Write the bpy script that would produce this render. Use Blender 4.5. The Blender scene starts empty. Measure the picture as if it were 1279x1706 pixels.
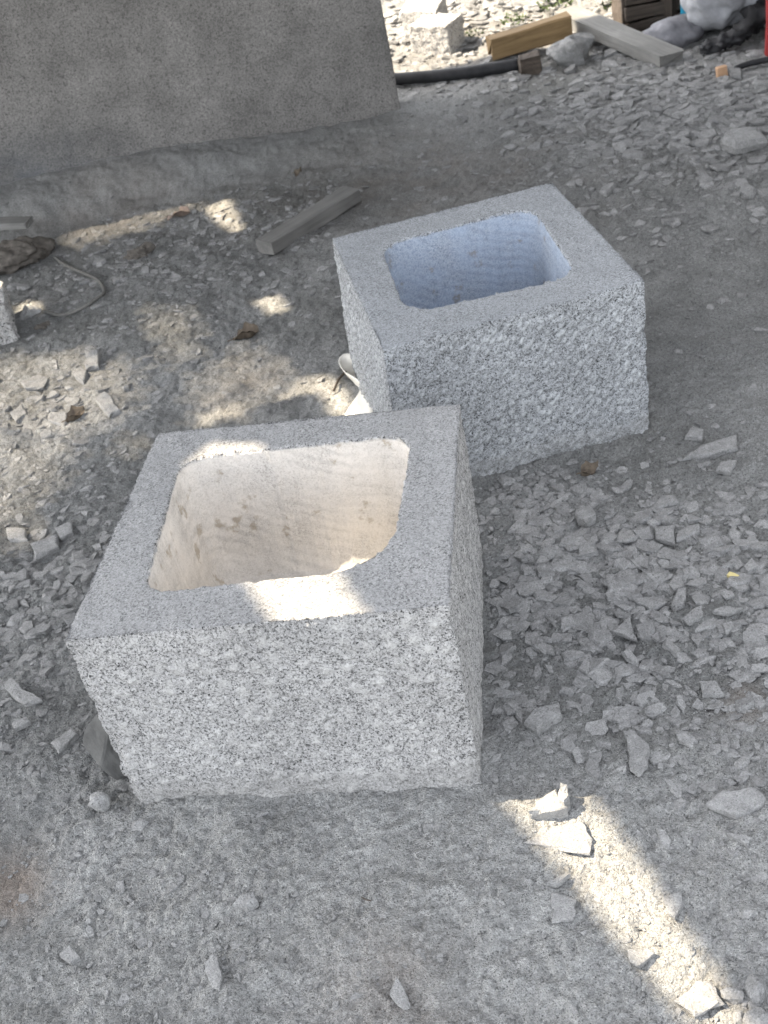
import bpy, bmesh, math, random
import numpy as np
from mathutils import Vector, Matrix

S = bpy.context.scene
COL = S.collection
random.seed(7)
RNG = np.random.default_rng(11)

# ------------------------------------------------------------------ camera
FPX, CX, CY = 2038.74, 639.5, 853.0            # focal length in photo pixels, picture centre
PITCH, ROLL = math.radians(34.4685), math.radians(-12.147)
EYE = np.array([0.0, 0.0, 1.538])
FW = np.array([0.0, math.cos(PITCH), -math.sin(PITCH)])
R0 = np.array([1.0, 0.0, 0.0]); U0 = np.cross(R0, FW)
RV = R0 * math.cos(ROLL) + U0 * math.sin(ROLL)
UV = -R0 * math.sin(ROLL) + U0 * math.cos(ROLL)
cam = bpy.data.cameras.new('camera'); camo = bpy.data.objects.new('camera', cam); COL.objects.link(camo)
cam.sensor_fit = 'VERTICAL'; cam.sensor_height = 36.0; cam.sensor_width = 27.0
cam.lens = FPX / 1706.0 * 36.0
M = Matrix.Identity(4)
for i in range(3):
    M[i][0], M[i][1], M[i][2], M[i][3] = RV[i], UV[i], -FW[i], EYE[i]
camo.matrix_world = M
cam.clip_start = 0.02; cam.clip_end = 400
cam.dof.use_dof = True; cam.dof.focus_distance = 1.95; cam.dof.aperture_fstop = 10
S.camera = camo

# ------------------------------------------------------------------ light
SUN_DIR = np.array([0.591, -0.212, -0.778])     # the way the sunlight travels
EL = math.asin(0.778); AZ = math.atan2(-0.591, 0.212)
w = bpy.data.worlds.new('World'); S.world = w; w.use_nodes = True
nt = w.node_tree; nt.nodes.clear()
sky = nt.nodes.new('ShaderNodeTexSky'); sky.sky_type = 'NISHITA'; sky.sun_disc = False
sky.sun_elevation = EL; sky.sun_rotation = AZ % (2 * math.pi)
sky.air_density = 1.0; sky.dust_density = 3.0; sky.ozone_density = 1.0
hs = nt.nodes.new('ShaderNodeHueSaturation'); hs.inputs['Saturation'].default_value = 0.26   # a hazy, pale sky
bg = nt.nodes.new('ShaderNodeBackground'); bg.inputs['Strength'].default_value = 0.12
wo = nt.nodes.new('ShaderNodeOutputWorld')
nt.links.new(sky.outputs[0], hs.inputs['Color']); nt.links.new(hs.outputs[0], bg.inputs[0]); nt.links.new(bg.outputs[0], wo.inputs[0])
sl = bpy.data.lights.new('sun', 'SUN'); sl.energy = 2.75; sl.angle = math.radians(0.53); sl.color = (1.0, 0.85, 0.64)
so = bpy.data.objects.new('sun', sl); COL.objects.link(so)
so.rotation_euler = Vector(SUN_DIR.tolist()).to_track_quat('-Z', 'Y').to_euler(); so.location = (-4, 2, 8)
vs = S.view_settings
S.display_settings.display_device = 'sRGB'
vs.view_transform = 'Standard'; vs.look = 'None'; vs.gamma = 1.0; vs.use_curve_mapping = False
vs.exposure = 2.85
S.render.engine = 'CYCLES'

# ------------------------------------------------------------------ helpers
def g(px, py, z=0.0):
    """point of the level z under a spot of the photograph (used to read off where things stand)"""
    d = FW + RV * ((px - CX) / FPX) + UV * ((CY - py) / FPX)
    t = (z - EYE[2]) / d[2]
    return EYE + d * t

def G2(pts, z=0.0):
    return np.array([g(x, y, z)[:2] for x, y in pts])

def hash3(ix, iy, seed):
    n = (ix.astype(np.int64) * 374761393 + iy.astype(np.int64) * 668265263 + seed * 1442695041) & 0xFFFFFFFF
    n = ((n ^ (n >> 13)) * 1274126177) & 0xFFFFFFFF
    n = ((n ^ (n >> 16)) * 2246822519) & 0xFFFFFFFF
    return ((n ^ (n >> 15)) & 0xFFFFFF).astype(np.float64) / 0xFFFFFF

def vnoise(x, y, s=0):
    ix = np.floor(x); iy = np.floor(y); fx = x - ix; fy = y - iy
    fx = fx * fx * fx * (fx * (fx * 6 - 15) + 10); fy = fy * fy * fy * (fy * (fy * 6 - 15) + 10)
    ix = ix.astype(np.int64); iy = iy.astype(np.int64)
    a = hash3(ix, iy, s); b = hash3(ix + 1, iy, s); c = hash3(ix, iy + 1, s); d = hash3(ix + 1, iy + 1, s)
    return (a * (1 - fx) + b * fx) * (1 - fy) + (c * (1 - fx) + d * fx) * fy * 1.0 - 0.5

def fbm(x, y, s=0, o=4, gain=0.5):
    r = 0; a = 1.0; f = 1.0
    for k in range(o):
        c, sn = math.cos(0.6 * k + .3), math.sin(0.6 * k + .3)
        r = r + a * vnoise((x * c - y * sn) * f, (x * sn + y * c) * f, s + 17 * k); a *= gain; f *= 2.03
    return r

def worley(x, y, s=0, jit=0.9):
    """distance to nearest cell point, second distance, cell random"""
    ix = np.floor(x).astype(np.int64); iy = np.floor(y).astype(np.int64)
    f1 = np.full(x.shape, 9.0); f2 = np.full(x.shape, 9.0); cid = np.zeros(x.shape)
    for dx in (-1, 0, 1):
        for dy in (-1, 0, 1):
            cx = ix + dx; cy = iy + dy
            px = cx + .5 + (hash3(cx, cy, s) - .5) * jit; py = cy + .5 + (hash3(cx, cy, s + 5) - .5) * jit
            d = np.hypot(x - px, y - py); near = d < f1
            f2 = np.where(near, f1, np.minimum(f2, d)); cid = np.where(near, hash3(cx, cy, s + 9), cid); f1 = np.where(near, d, f1)
    return f1, f2, cid

def sstep(a, b, x):
    t = np.clip((x - a) / (b - a), 0, 1); return t * t * (3 - 2 * t)

def inpoly(P, poly):
    x, y = P[:, 0], P[:, 1]; r = np.zeros(len(P), bool); n = len(poly)
    for i in range(n):
        x0, y0 = poly[i]; x1, y1 = poly[(i + 1) % n]
        c = ((y0 > y) != (y1 > y)) & (x < (x1 - x0) * (y - y0) / (y1 - y0 + 1e-12) + x0); r ^= c
    return r

def np_mesh(name, V, faces_loops, sizes, smooth=True, attrs=None):
    """mesh straight from arrays: V (n,3), flat loop indices, polygon sizes"""
    me = bpy.data.meshes.new(name)
    me.vertices.add(len(V)); me.vertices.foreach_set('co', np.asarray(V, np.float32).ravel())
    me.loops.add(len(faces_loops)); me.loops.foreach_set('vertex_index', np.asarray(faces_loops, np.int32))
    me.polygons.add(len(sizes)); st = np.concatenate(([0], np.cumsum(sizes)[:-1]))
    me.polygons.foreach_set('loop_start', st.astype(np.int32))
    me.polygons.foreach_set('loop_total', np.asarray(sizes, np.int32))
    me.polygons.foreach_set('use_smooth', np.full(len(sizes), smooth))
    for k, a in (attrs or {}).items():
        at = me.attributes.new(k, 'FLOAT', 'POINT'); at.data.foreach_set('value', np.asarray(a, np.float32))
    me.update(calc_edges=True); me.validate()
    return me

def link(name, me, mat, parent=None, loc=None):
    o = bpy.data.objects.new(name, me); COL.objects.link(o)
    if mat is not None and len(me.materials) == 0: me.materials.append(mat)
    if parent is not None: o.parent = parent
    if loc is not None: o.location = loc
    return o

def tag(o, label, cat, group=None):
    o['label'] = label; o['category'] = cat
    if group: o['group'] = group
    return o

# ------------------------------------------------------------------ materials
class NB:
    def __init__(s, name):
        s.m = bpy.data.materials.new(name); s.m.use_nodes = True; s.t = s.m.node_tree
        s.b = s.t.nodes['Principled BSDF']; s.b.inputs['Specular IOR Level'].default_value = 0.25
        s.b.inputs['Roughness'].default_value = 0.85
        s.tc = s.n('ShaderNodeTexCoord')
    def n(s, t, **k):
        x = s.t.nodes.new(t)
        for a, v in k.items(): setattr(x, a, v)
        return x
    def l(s, a, b): s.t.links.new(a, b)
    def noise(s, scale, detail=4, rough=.55, vec=None, dist=0.0):
        x = s.n('ShaderNodeTexNoise'); x.inputs['Scale'].default_value = scale; x.inputs['Detail'].default_value = detail
        x.inputs['Roughness'].default_value = rough; x.inputs['Distortion'].default_value = dist
        s.l(vec or s.tc.outputs['Object'], x.inputs['Vector']); return x
    def vor(s, scale, vec=None, feature='F1'):
        x = s.n('ShaderNodeTexVoronoi'); x.feature = feature; x.inputs['Scale'].default_value = scale
        s.l(vec or s.tc.outputs['Object'], x.inputs['Vector']); return x
    def ramp(s, f, stops, interp='LINEAR'):
        r = s.n('ShaderNodeValToRGB'); r.color_ramp.interpolation = interp; e = r.color_ramp.elements
        while len(e) < len(stops): e.new(.5)
        for q, (p, c) in zip(e, stops):
            q.position = p; q.color = (c, c, c, 1) if not isinstance(c, tuple) else (*c, 1)
        s.l(f, r.inputs[0]); return r.outputs[0]
    def mix(s, mode, fac, a, b):
        x = s.n('ShaderNodeMix'); x.data_type = 'RGBA'; x.blend_type = mode
        for v, i in ((fac, 0), (a, 6), (b, 7)):
            if hasattr(v, 'links'): s.l(v, x.inputs[i])
            elif i == 0: x.inputs[0].default_value = v
            else: x.inputs[i].default_value = (*v, 1) if isinstance(v, tuple) else (v, v, v, 1)
        return x.outputs[2]
    def math(s, op, a, b=0.0):
        x = s.n('ShaderNodeMath', operation=op)
        for v, i in ((a, 0), (b, 1)):
            if hasattr(v, 'links'): s.l(v, x.inputs[i])
            else: x.inputs[i].default_value = v
        return x.outputs[0]
    def attr(s, name):
        return s.n('ShaderNodeAttribute', attribute_name=name).outputs['Fac']
    def bump(s, h, dist, strength=1.0, prev=None):
        x = s.n('ShaderNodeBump'); x.inputs['Distance'].default_value = dist; x.inputs['Strength'].default_value = strength
        s.l(h, x.inputs['Height'])
        if prev is not None: s.l(prev, x.inputs['Normal'])
        return x.outputs[0]
    def warp(s, amt, scale):
        n = s.noise(scale, 2); v = s.n('ShaderNodeVectorMath', operation='MULTIPLY_ADD')
        s.l(n.outputs['Color'], v.inputs[0]); v.inputs[1].default_value = (amt,) * 3; s.l(s.tc.outputs['Object'], v.inputs[2]); return v.outputs[0]
    def done(s, col=None, nor=None, rough=None):
        if col is not None:
            if hasattr(col, 'links'): s.l(col, s.b.inputs['Base Color'])
            else: s.b.inputs['Base Color'].default_value = (*col, 1)
        if nor is not None: s.l(nor, s.b.inputs['Normal'])
        if rough is not None: s.b.inputs['Roughness'].default_value = rough
        return s.m

def granite(name, tint=(1, 1, 1), dark=0.24, grain=400, bruise=0.35, bumpd=.0022, lo=.03, hi=.60, inner=None, stain=0.12, fleck=.34, damp=False):
    k = NB(name)
    wv = k.warp(.006, 300)
    v = k.vor(grain, wv); sp = k.noise(grain * .55, 3, .6); v2 = k.vor(grain * 1.9, wv)
    r1 = k.ramp(v.outputs['Color'], [(0, min(lo * 1.3, hi * .7)), (dark * .45, min(lo * 4, hi * .75)), (dark * .8, hi * .55), (dark + .12, hi * .75), (dark + .36, hi * .9), (.85, hi)], 'CONSTANT')
    r2 = k.ramp(v2.outputs['Color'], [(0, .3), (.10, .85), (.4, 1.0), (.8, 1.08)], 'CONSTANT')
    c = k.mix('MULTIPLY', .8, r1, r2)
    c = k.mix('MULTIPLY', 1.0, c, k.ramp(sp.outputs[0], [(.35, fleck), (.43, .6 + fleck * .4 + .1), (.5, 1.0)]))
    big = k.noise(6, 5); c = k.mix('MULTIPLY', 1.0, c, k.ramp(big.outputs[0], [(.3, 1 - stain * 1.5), (.7, 1 + stain * .3)]))
    if bruise: c = k.mix('MIX', k.math('MULTIPLY', k.attr('bruise'), bruise), c, (.56, .56, .55))
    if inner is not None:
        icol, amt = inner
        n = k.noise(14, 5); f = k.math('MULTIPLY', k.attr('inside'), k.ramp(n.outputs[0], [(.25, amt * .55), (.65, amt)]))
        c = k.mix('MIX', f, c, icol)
        wv_ = k.n('ShaderNodeTexWave'); wv_.wave_type = 'RINGS'; wv_.rings_direction = 'Y'; wv_.inputs['Scale'].default_value = 15; wv_.inputs['Distortion'].default_value = 3.5; wv_.inputs['Detail'].default_value = 4; wv_.inputs['Detail Scale'].default_value = 2.5
        mp = k.n('ShaderNodeMapping'); mp.inputs['Location'].default_value = (-.22, .05, -.74); k.l(k.tc.outputs['Object'], mp.inputs['Vector']); k.l(mp.outputs[0], wv_.inputs['Vector'])
        c = k.mix('MULTIPLY', k.math('MULTIPLY', k.attr('inside'), k.ramp(k.noise(11, 4).outputs[0], [(.38, 0.0), (.62, .95)])), c, k.ramp(wv_.outputs['Fac'], [(.1, .87), (.5, 1.0), (.9, 1.04)]))
        # sparse brown stains left on the cut walls
        st = k.noise(22, 4, .6); sf = k.math('MULTIPLY', k.attr('inside'), k.ramp(st.outputs[0], [(.60, 0.0), (.67, .5)]))
        c = k.mix('MIX', sf, c, (.20, .15, .08))
    c = k.mix('MULTIPLY', k.attr('top_tone'), c, (.80, .805, .81))  # sawn top, its tone also lowered to even the light on it
    c = k.mix('MIX', k.math('MULTIPLY', k.attr('top_tone'), k.ramp(k.noise(15, 5, .6).outputs[0], [(.3, .18), (.7, .50)])), c, (.305, .31, .315))
    c = k.mix('MULTIPLY', 1.0, c, tint)
    if inner is not None:   # dust splashed along the foot
        sx = k.n('ShaderNodeSeparateXYZ'); k.l(k.tc.outputs['Object'], sx.inputs[0])
        dn = k.noise(18, 5, .65); hz = k.math('ADD', sx.outputs[2], k.math('MULTIPLY', dn.outputs[0], -.09))
        c = k.mix('MIX', k.ramp(hz, [(.0, .32), (.02, 0.0)]), c, (.25, .245, .235))
    if damp: c = k.mix('MIX', k.math('MULTIPLY', k.attr('damp'), k.ramp(k.noise(7, 5, .6).outputs[0], [(.3, .15), (.6, .75)])), c, (.085, .095, .11))
    b = k.bump(k.noise(420, 4, .7).outputs[0], bumpd, .8)
    b = k.bump(v.outputs['Distance'], bumpd * .35, .5, b)
    return k.done(c, b, .8)

M_GRAN_A = granite('granite_front_basin', (.99, .98, .965), dark=.26, hi=.51, fleck=.28, inner=((.70, .668, .628), .80), bruise=.6)  # inner: pale sawn stone with warm sun bounce put into its colour
M_GRAN_B = granite('granite_rear_basin', (.94, .97, 1.0), dark=.30, inner=((.37, .43, .53), .74), bruise=.75, hi=.50)  # inner: a cool blue light cast painted into the hollow's colour
M_SLAB = granite('granite_slab', (1.08, 1.035, .98), dark=.25, grain=260, fleck=.5, damp=True, bruise=0, bumpd=.0006, lo=.17, hi=.285, stain=.25)
M_WHITE_STONE = granite('pale_granite', (1.0, .98, .95), dark=.10, grain=200, bruise=0, bumpd=.004, hi=.54)

def dust_mat():
    k = NB('stone_dust')
    big = k.noise(1.3, 6, .6); mid = k.noise(9, 5, .6); fine = k.noise(160, 3, .7); grit = k.vor(420)
    c = k.ramp(big.outputs[0], [(.30, (.235, .232, .222)), (.5, (.285, .283, .278)), (.7, (.32, .318, .312))])
    c = k.mix('MULTIPLY', 1.0, c, k.ramp(k.attr('pale'), [(0, (.80, .815, .81)), (1, (1.36, 1.37, 1.36))]))  # dust colour raised where brighter light is painted in
    c = k.mix('MULTIPLY', 1.0, c, k.ramp(mid.outputs[0], [(.3, .82), (.7, 1.12)]))
    c = k.mix('MULTIPLY', .9, c, k.ramp(fine.outputs[0], [(.28, .45), (.45, .95), (.7, 1.2)]))
    c = k.mix('MULTIPLY', .85, c, k.ramp(grit.outputs['Color'], [(0, .35), (.14, .8), (.5, 1.0), (.9, 1.3)], 'CONSTANT'))
    c = k.mix('MIX', k.math('MULTIPLY', k.attr('brown'), .6), c, (.22, .165, .125))
    b = k.bump(k.noise(230, 6, .8).outputs[0], .007, .9)
    b = k.bump(k.vor(330).outputs['Distance'], .0035, .8, b)
    return k.done(c, b, .95)
M_DUST = dust_mat()

def chip_mat():
    k = NB('chip_granite'); pos = k.n('ShaderNodeNewGeometry').outputs['Position']   # metres, whatever the size of the chip
    t = k.attr('tint'); v = k.vor(330, pos)
    c = k.ramp(v.outputs['Color'], [(0, .5), (.10, .88), (.4, 1.05), (.8, 1.2)], 'CONSTANT')
    base = k.ramp(t, [(0, (0, 0, 0)), (1, (1.0, .995, .98))])
    c = k.mix('MULTIPLY', .75, base, c)
    n = k.noise(55, 4, .55, pos); c = k.mix('MULTIPLY', 1.0, c, k.ramp(n.outputs[0], [(.3, .78), (.7, 1.1)]))
    gr = k.noise(420, 3, .7, pos); c = k.mix('MULTIPLY', .8, c, k.ramp(gr.outputs[0], [(.32, .5), (.46, .98), (.7, 1.15)]))
    b = k.bump(k.noise(240, 6, .75, pos).outputs[0], .006, 1.0)
    return k.done(c, b, .95)
M_CHIP = chip_mat()

def wood_mat(name, c0, c1, rough=.8):
    k = NB(name); mp = k.n('ShaderNodeMapping'); mp.inputs['Scale'].default_value = (1.5, 22, 22)
    k.l(k.tc.outputs['Object'], mp.inputs['Vector'])
    n = k.noise(3.0, 6, .65, mp.outputs[0], .6); n2 = k.noise(5, 4)
    c = k.ramp(n.outputs[0], [(.3, c0), (.7, c1)])
    c = k.mix('MULTIPLY', .8, c, k.ramp(n2.outputs[0], [(.3, .65), (.7, 1.1)]))
    return k.done(c, k.bump(n.outputs[0], .004, .7), rough)
M_WOOD_GREY = wood_mat('weathered_wood', (.125, .123, .117), (.205, .20, .19))
M_WOOD_PALE = wood_mat('dusty_wood', (.14, .14, .132), (.22, .215, .205))
M_WOOD_YEL = wood_mat('yellow_timber', (.13, .085, .04), (.25, .17, .085))
M_WOOD_DARK = wood_mat('dark_wood', (.035, .028, .022), (.10, .08, .065))

def plain(name, c, rough=.6, nscale=30, var=.3, bump=.002):
    k = NB(name); n = k.noise(nscale, 5, .6)
    col = k.mix('MULTIPLY', 1.0, c, k.ramp(n.outputs[0], [(.3, 1 - var), (.7, 1 + var * .4)]))
    return k.done(col, k.bump(n.outputs[0], bump, .6) if bump else None, rough)
M_WHITE_PLASTIC = plain('white_plastic', (.74, .71, .64), .45, 12, .12, .0005)
M_SACK = plain('white_sackcloth', (.30, .305, .32), .8, 18, .3, .004)
M_CLOTH_GREY = plain('grey_cloth', (.19, .19, .205), .95, 20, .4, .006)
M_BLACK = plain('black_rubber', (.022, .022, .024), .6, 25, .5, .003)
M_BLUE = plain('blue_plastic', (.015, .17, .27), .4, 10, .2, 0)
M_RED = plain('red_plastic', (.25, .025, .025), .5, 10, .2, 0)
M_ORANGE = plain('orange_card', (.40, .25, .15), .7, 30, .2, 0)
M_YELLOW = plain('yellow_chip', (.55, .47, .22), .8, 60, .25, .001)
M_ROPE = plain('dusty_rope', (.15, .147, .137), .9, 90, .35, .003)
M_LEAF_BROWN = plain('dry_leaf_brown', (.13, .105, .08), .8, 70, .45, .003)
M_LEAF_ORANGE = plain('dry_leaf_orange', (.26, .20, .165), .8, 60, .35, .003)
M_BARK = plain('bark_fragment', (.12, .108, .095), .95, 45, .5, .008)
M_ROCK_DARK = plain('dusty_dark_rock', (.10, .10, .097), .95, 28, .4, .006)
M_PLANT = plain('weed_green', (.06, .085, .03), .8, 50, .4, 0)
M_NET = plain('blocker_net_cloth', (.06, .065, .06), .9, 20, .3, 0)
M_STEEL = plain('painted_steel', (.16, .17, .17), .6, 12, .3, 0)

# ------------------------------------------------------------------ block footprints
HA, HB = 0.3857, 0.3829
A_TOP = G2([(107, 1066), (748, 1008), (766, 673), (262, 722)], HA)      # FL FR BR BL, counter-clockwise
A_BOT = G2([(230, 1346), (805, 1312), (806, 925), (300, 1010)])
A_BOT[3] = A_BOT[0] + (A_BOT[2] - A_BOT[1]) + 0.02
B_TOP = G2([(638, 583), (1073, 467), (919, 304), (553, 397)], HB)
B_BOT = G2([(672, 838), (1083, 722), (1083, 722), (0, 0)])
B_BOT[2] = B_TOP[2] + (B_BOT[1] - B_TOP[1]); B_BOT[3] = B_TOP[3] + (B_BOT[0] - B_TOP[0])

def grow(poly, d):
    c = poly.mean(0); v = poly - c; return c + v * (1 + d / np.linalg.norm(v, axis=1, keepdims=True))

# ------------------------------------------------------------------ ground
SLAB_P = g(668, 183); SLAB_Q = g(0, 312, .10)
SL_D = (SLAB_Q - SLAB_P)[:2]; SL_D /= np.linalg.norm(SL_D)              # along the slab to the left
SL_N = np.array([SL_D[1], -SL_D[0]]); SL_N = SL_N if SL_N[1] < 0 else -SL_N     # out of its face, to the camera

def dist_poly(P, poly):
    dmin = np.full(len(P), 9.0)
    for i in range(len(poly)):
        a, b = poly[i], poly[(i + 1) % len(poly)]; ab = b - a
        t = np.clip(((P - a) @ ab) / (ab @ ab), 0, 1); q = a + t[:, None] * ab
        dmin = np.minimum(dmin, np.linalg.norm(P - q, axis=1))
    return np.where(inpoly(P, poly), 0, dmin)

RUB = [((960, 960), .33), ((1130, 1060), .30), ((1150, 200), .9), ((130, 980), .26), ((90, 680), .35), ((330, 400), .5),
       ((880, 40), 1.1), ((300, 560), .3), ((400, 460), .35), ((1240, 1640), .12), ((240, 1340), .16)]
RUBW = [(g(*c)[:2], r) for c, r in RUB]
def rubble(P):
    d = np.zeros(len(P))
    for c, r in RUBW: d = np.maximum(d, np.exp(-((P - c) ** 2).sum(1) / (r * r)))
    return d

def hbase(P):
    x, y = P[:, 0], P[:, 1]
    flat = sstep(0.0, .35, np.minimum(dist_poly(P, A_BOT), dist_poly(P, B_BOT)))
    rel = P - SLAB_P[:2]; a = rel @ SL_D; dn = rel @ SL_N
    calm = 1 - .75 * sstep(-.4, 0, a) * (1 - sstep(.3, .8, np.abs(dn)))
    h = calm * .045 * fbm(x * .9, y * .9, 3, 3) * flat * sstep(1.2, 4, y) + calm * .022 * fbm(x * 4, y * 4, 5, 3) * (.25 + .75 * flat)
    h = h + .010 * fbm(x * 16, y * 16, 8, 3)
    # dust bank along the slab's foot, dying away to the right
    edge = .36 + .08 * fbm(a * 3, a * 0 + 1.7, 21, 3)
    bank = .10 * (1 - sstep(edge - .26, edge + .05, dn)) * sstep(.1, 1.3, a) * sstep(-1.5, -.0, dn + .3)
    h = h + bank
    h = h + .009 * np.exp(-np.minimum(dist_poly(P, A_BOT), dist_poly(P, B_BOT)) / .022) * np.clip(.6 + 1.6 * fbm(x * 14, y * 14, 81, 3), 0, 1.3)
    # rubble heap beyond the yard
    h = h + .10 * sstep(5.6, 7.6, y) + .05 * fbm(x * 2.2, y * 2.2, 33, 4) * sstep(5.3, 6.2, y)
    return h
def hfine(P, r):
    x, y = P[:, 0], P[:, 1]
    f1, f2, cid = worley(x * 62, y * 62, 4)
    dome = np.clip(.75 - f1, 0, 1) * (.25 + cid)
    f1b, f2b, cb = worley(x * 27 + fbm(x * 40, y * 40, 2, 2) * .5, y * 27, 14)
    plate = sstep(.02, .22, f2b - f1b) * (.2 + .8 * cb)
    mask = np.clip(.25 + 1.3 * fbm(x * 3, y * 3, 41, 3) + .75 * r, 0, 1)
    crumb = np.clip(.8 - worley(x * 115, y * 115, 24)[0], 0, 1)
    return .0018 * crumb + .0050 * dome * (.30 + .70 * mask) + .0085 * plate * mask * (.35 + .65 * r) + .006 * fbm(x * 75, y * 75, 51, 3, .65)

def ground_sheet():
    ys = [-40, -12, -4, -1, 0, .3, .5, .62]
    y = .7
    while y < 12: ys.append(y); y += .0046 * max(1.0, (y / 2.6)) ** 1.75
    while y < 300: ys.append(y); y *= 1.18
    ys = np.array(ys); NX = 540
    t = np.linspace(-1, 1, NX)
    far = np.array([60, 12, 3.0, 1.3])
    t = np.concatenate((-far - 1, t, (far + 1)[::-1])); hw = .78 + .295 * np.abs(ys)
    X = np.outer(hw, t) + .03 * np.clip(ys, 0, 8)[:, None] * 1.2
    Y = np.repeat(ys[:, None], len(t), 1)
    P = np.stack((X.ravel(), Y.ravel()), 1)
    near = (P[:, 1] < 12) & (P[:, 1] > .4) & (np.abs(P[:, 0]) < 6)
    Z = np.zeros(len(P)); r = rubble(P)
    Z[near] = hbase(P[near]) + hfine(P[near], r[near])
    Z[~near & (P[:, 1] > 5)] = .1
    brown = np.zeros(len(P))
    for c, rad, a in (((10, 1480), .07, 1.0), ((640, 1640), .09, .45), ((430, 640), .16, .3), ((180, 360), .3, .35), ((720, 1690), .05, .35), ((850, 70), .5, .35), ((1235, 1180), .05, .5), ((700, 300), .6, .25)):
        q = g(*c)[:2]; d2 = ((P - q) ** 2).sum(1) / (rad * rad); brown = np.maximum(brown, a * np.exp(-d2))
    brown = np.clip(brown * (1 + 1.2 * fbm(P[:, 0] * 9, P[:, 1] * 9, 61, 3)), 0, 1)
    pale = np.zeros(len(P))  # painted brightness: light falloff from the front, and sunlit spots
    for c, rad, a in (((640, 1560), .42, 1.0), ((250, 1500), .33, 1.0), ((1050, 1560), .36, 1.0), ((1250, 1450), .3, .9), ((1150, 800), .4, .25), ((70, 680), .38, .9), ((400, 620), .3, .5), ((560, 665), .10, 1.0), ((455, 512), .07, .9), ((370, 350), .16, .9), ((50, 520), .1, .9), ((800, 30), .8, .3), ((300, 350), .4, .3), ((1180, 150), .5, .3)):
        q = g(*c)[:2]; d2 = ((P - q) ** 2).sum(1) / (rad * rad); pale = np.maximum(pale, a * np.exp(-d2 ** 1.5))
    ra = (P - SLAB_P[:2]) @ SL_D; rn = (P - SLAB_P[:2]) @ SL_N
    pale = np.maximum(pale, .75 * sstep(-.6, .2, ra) * (1 - sstep(.3, .7, rn)) * (rn > -.3))  # bank's foot lightened against the shade on its slope
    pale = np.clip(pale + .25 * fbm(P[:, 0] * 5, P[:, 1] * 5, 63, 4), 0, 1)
    ny, nx = X.shape; idx = np.arange(ny * nx).reshape(ny, nx)
    q = np.stack((idx[:-1, :-1], idx[:-1, 1:], idx[1:, 1:], idx[1:, :-1]), -1).reshape(-1, 4)
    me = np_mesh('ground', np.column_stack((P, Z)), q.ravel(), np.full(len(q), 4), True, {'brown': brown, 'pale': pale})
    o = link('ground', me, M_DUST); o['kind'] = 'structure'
ground_sheet()

# ------------------------------------------------------------------ stone basins
def resample(loop, n):
    L = np.vstack((loop, loop[:1])); d = np.r_[0, np.cumsum(np.linalg.norm(np.diff(L, axis=0), axis=1))]
    t = np.linspace(0, d[-1], n, endpoint=False); return np.column_stack([np.interp(t, d, L[:, k]) for k in range(2)])

def round_quad(q, rads, n):
    """closed rounded quadrilateral, n points per side from corner-middle to corner-middle"""
    segs = []
    q = np.asarray(q)
    arcs = []
    for i in range(4):
        p, a, b = q[i], q[i - 1], q[(i + 1) % 4]; r = rads[i]
        u = (a - p) / np.linalg.norm(a - p); v = (b - p) / np.linalg.norm(b - p)
        t = np.linspace(0, 1, 33)[:, None]
        arcs.append((1 - t) ** 2 * (p + u * r) + 2 * t * (1 - t) * (p + (u + v) * r * .10) + t ** 2 * (p + v * r))
    out = []
    for i in range(4):
        seg = np.vstack((arcs[i][16:], arcs[(i + 1) % 4][:17]))
        d = np.r_[0, np.cumsum(np.linalg.norm(np.diff(seg, axis=0), axis=1))]; t = np.linspace(0, d[-1], n, endpoint=False)
        out.append(np.column_stack([np.interp(t, d, seg[:, k]) for k in range(2)]))
    return np.vstack(out)

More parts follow.
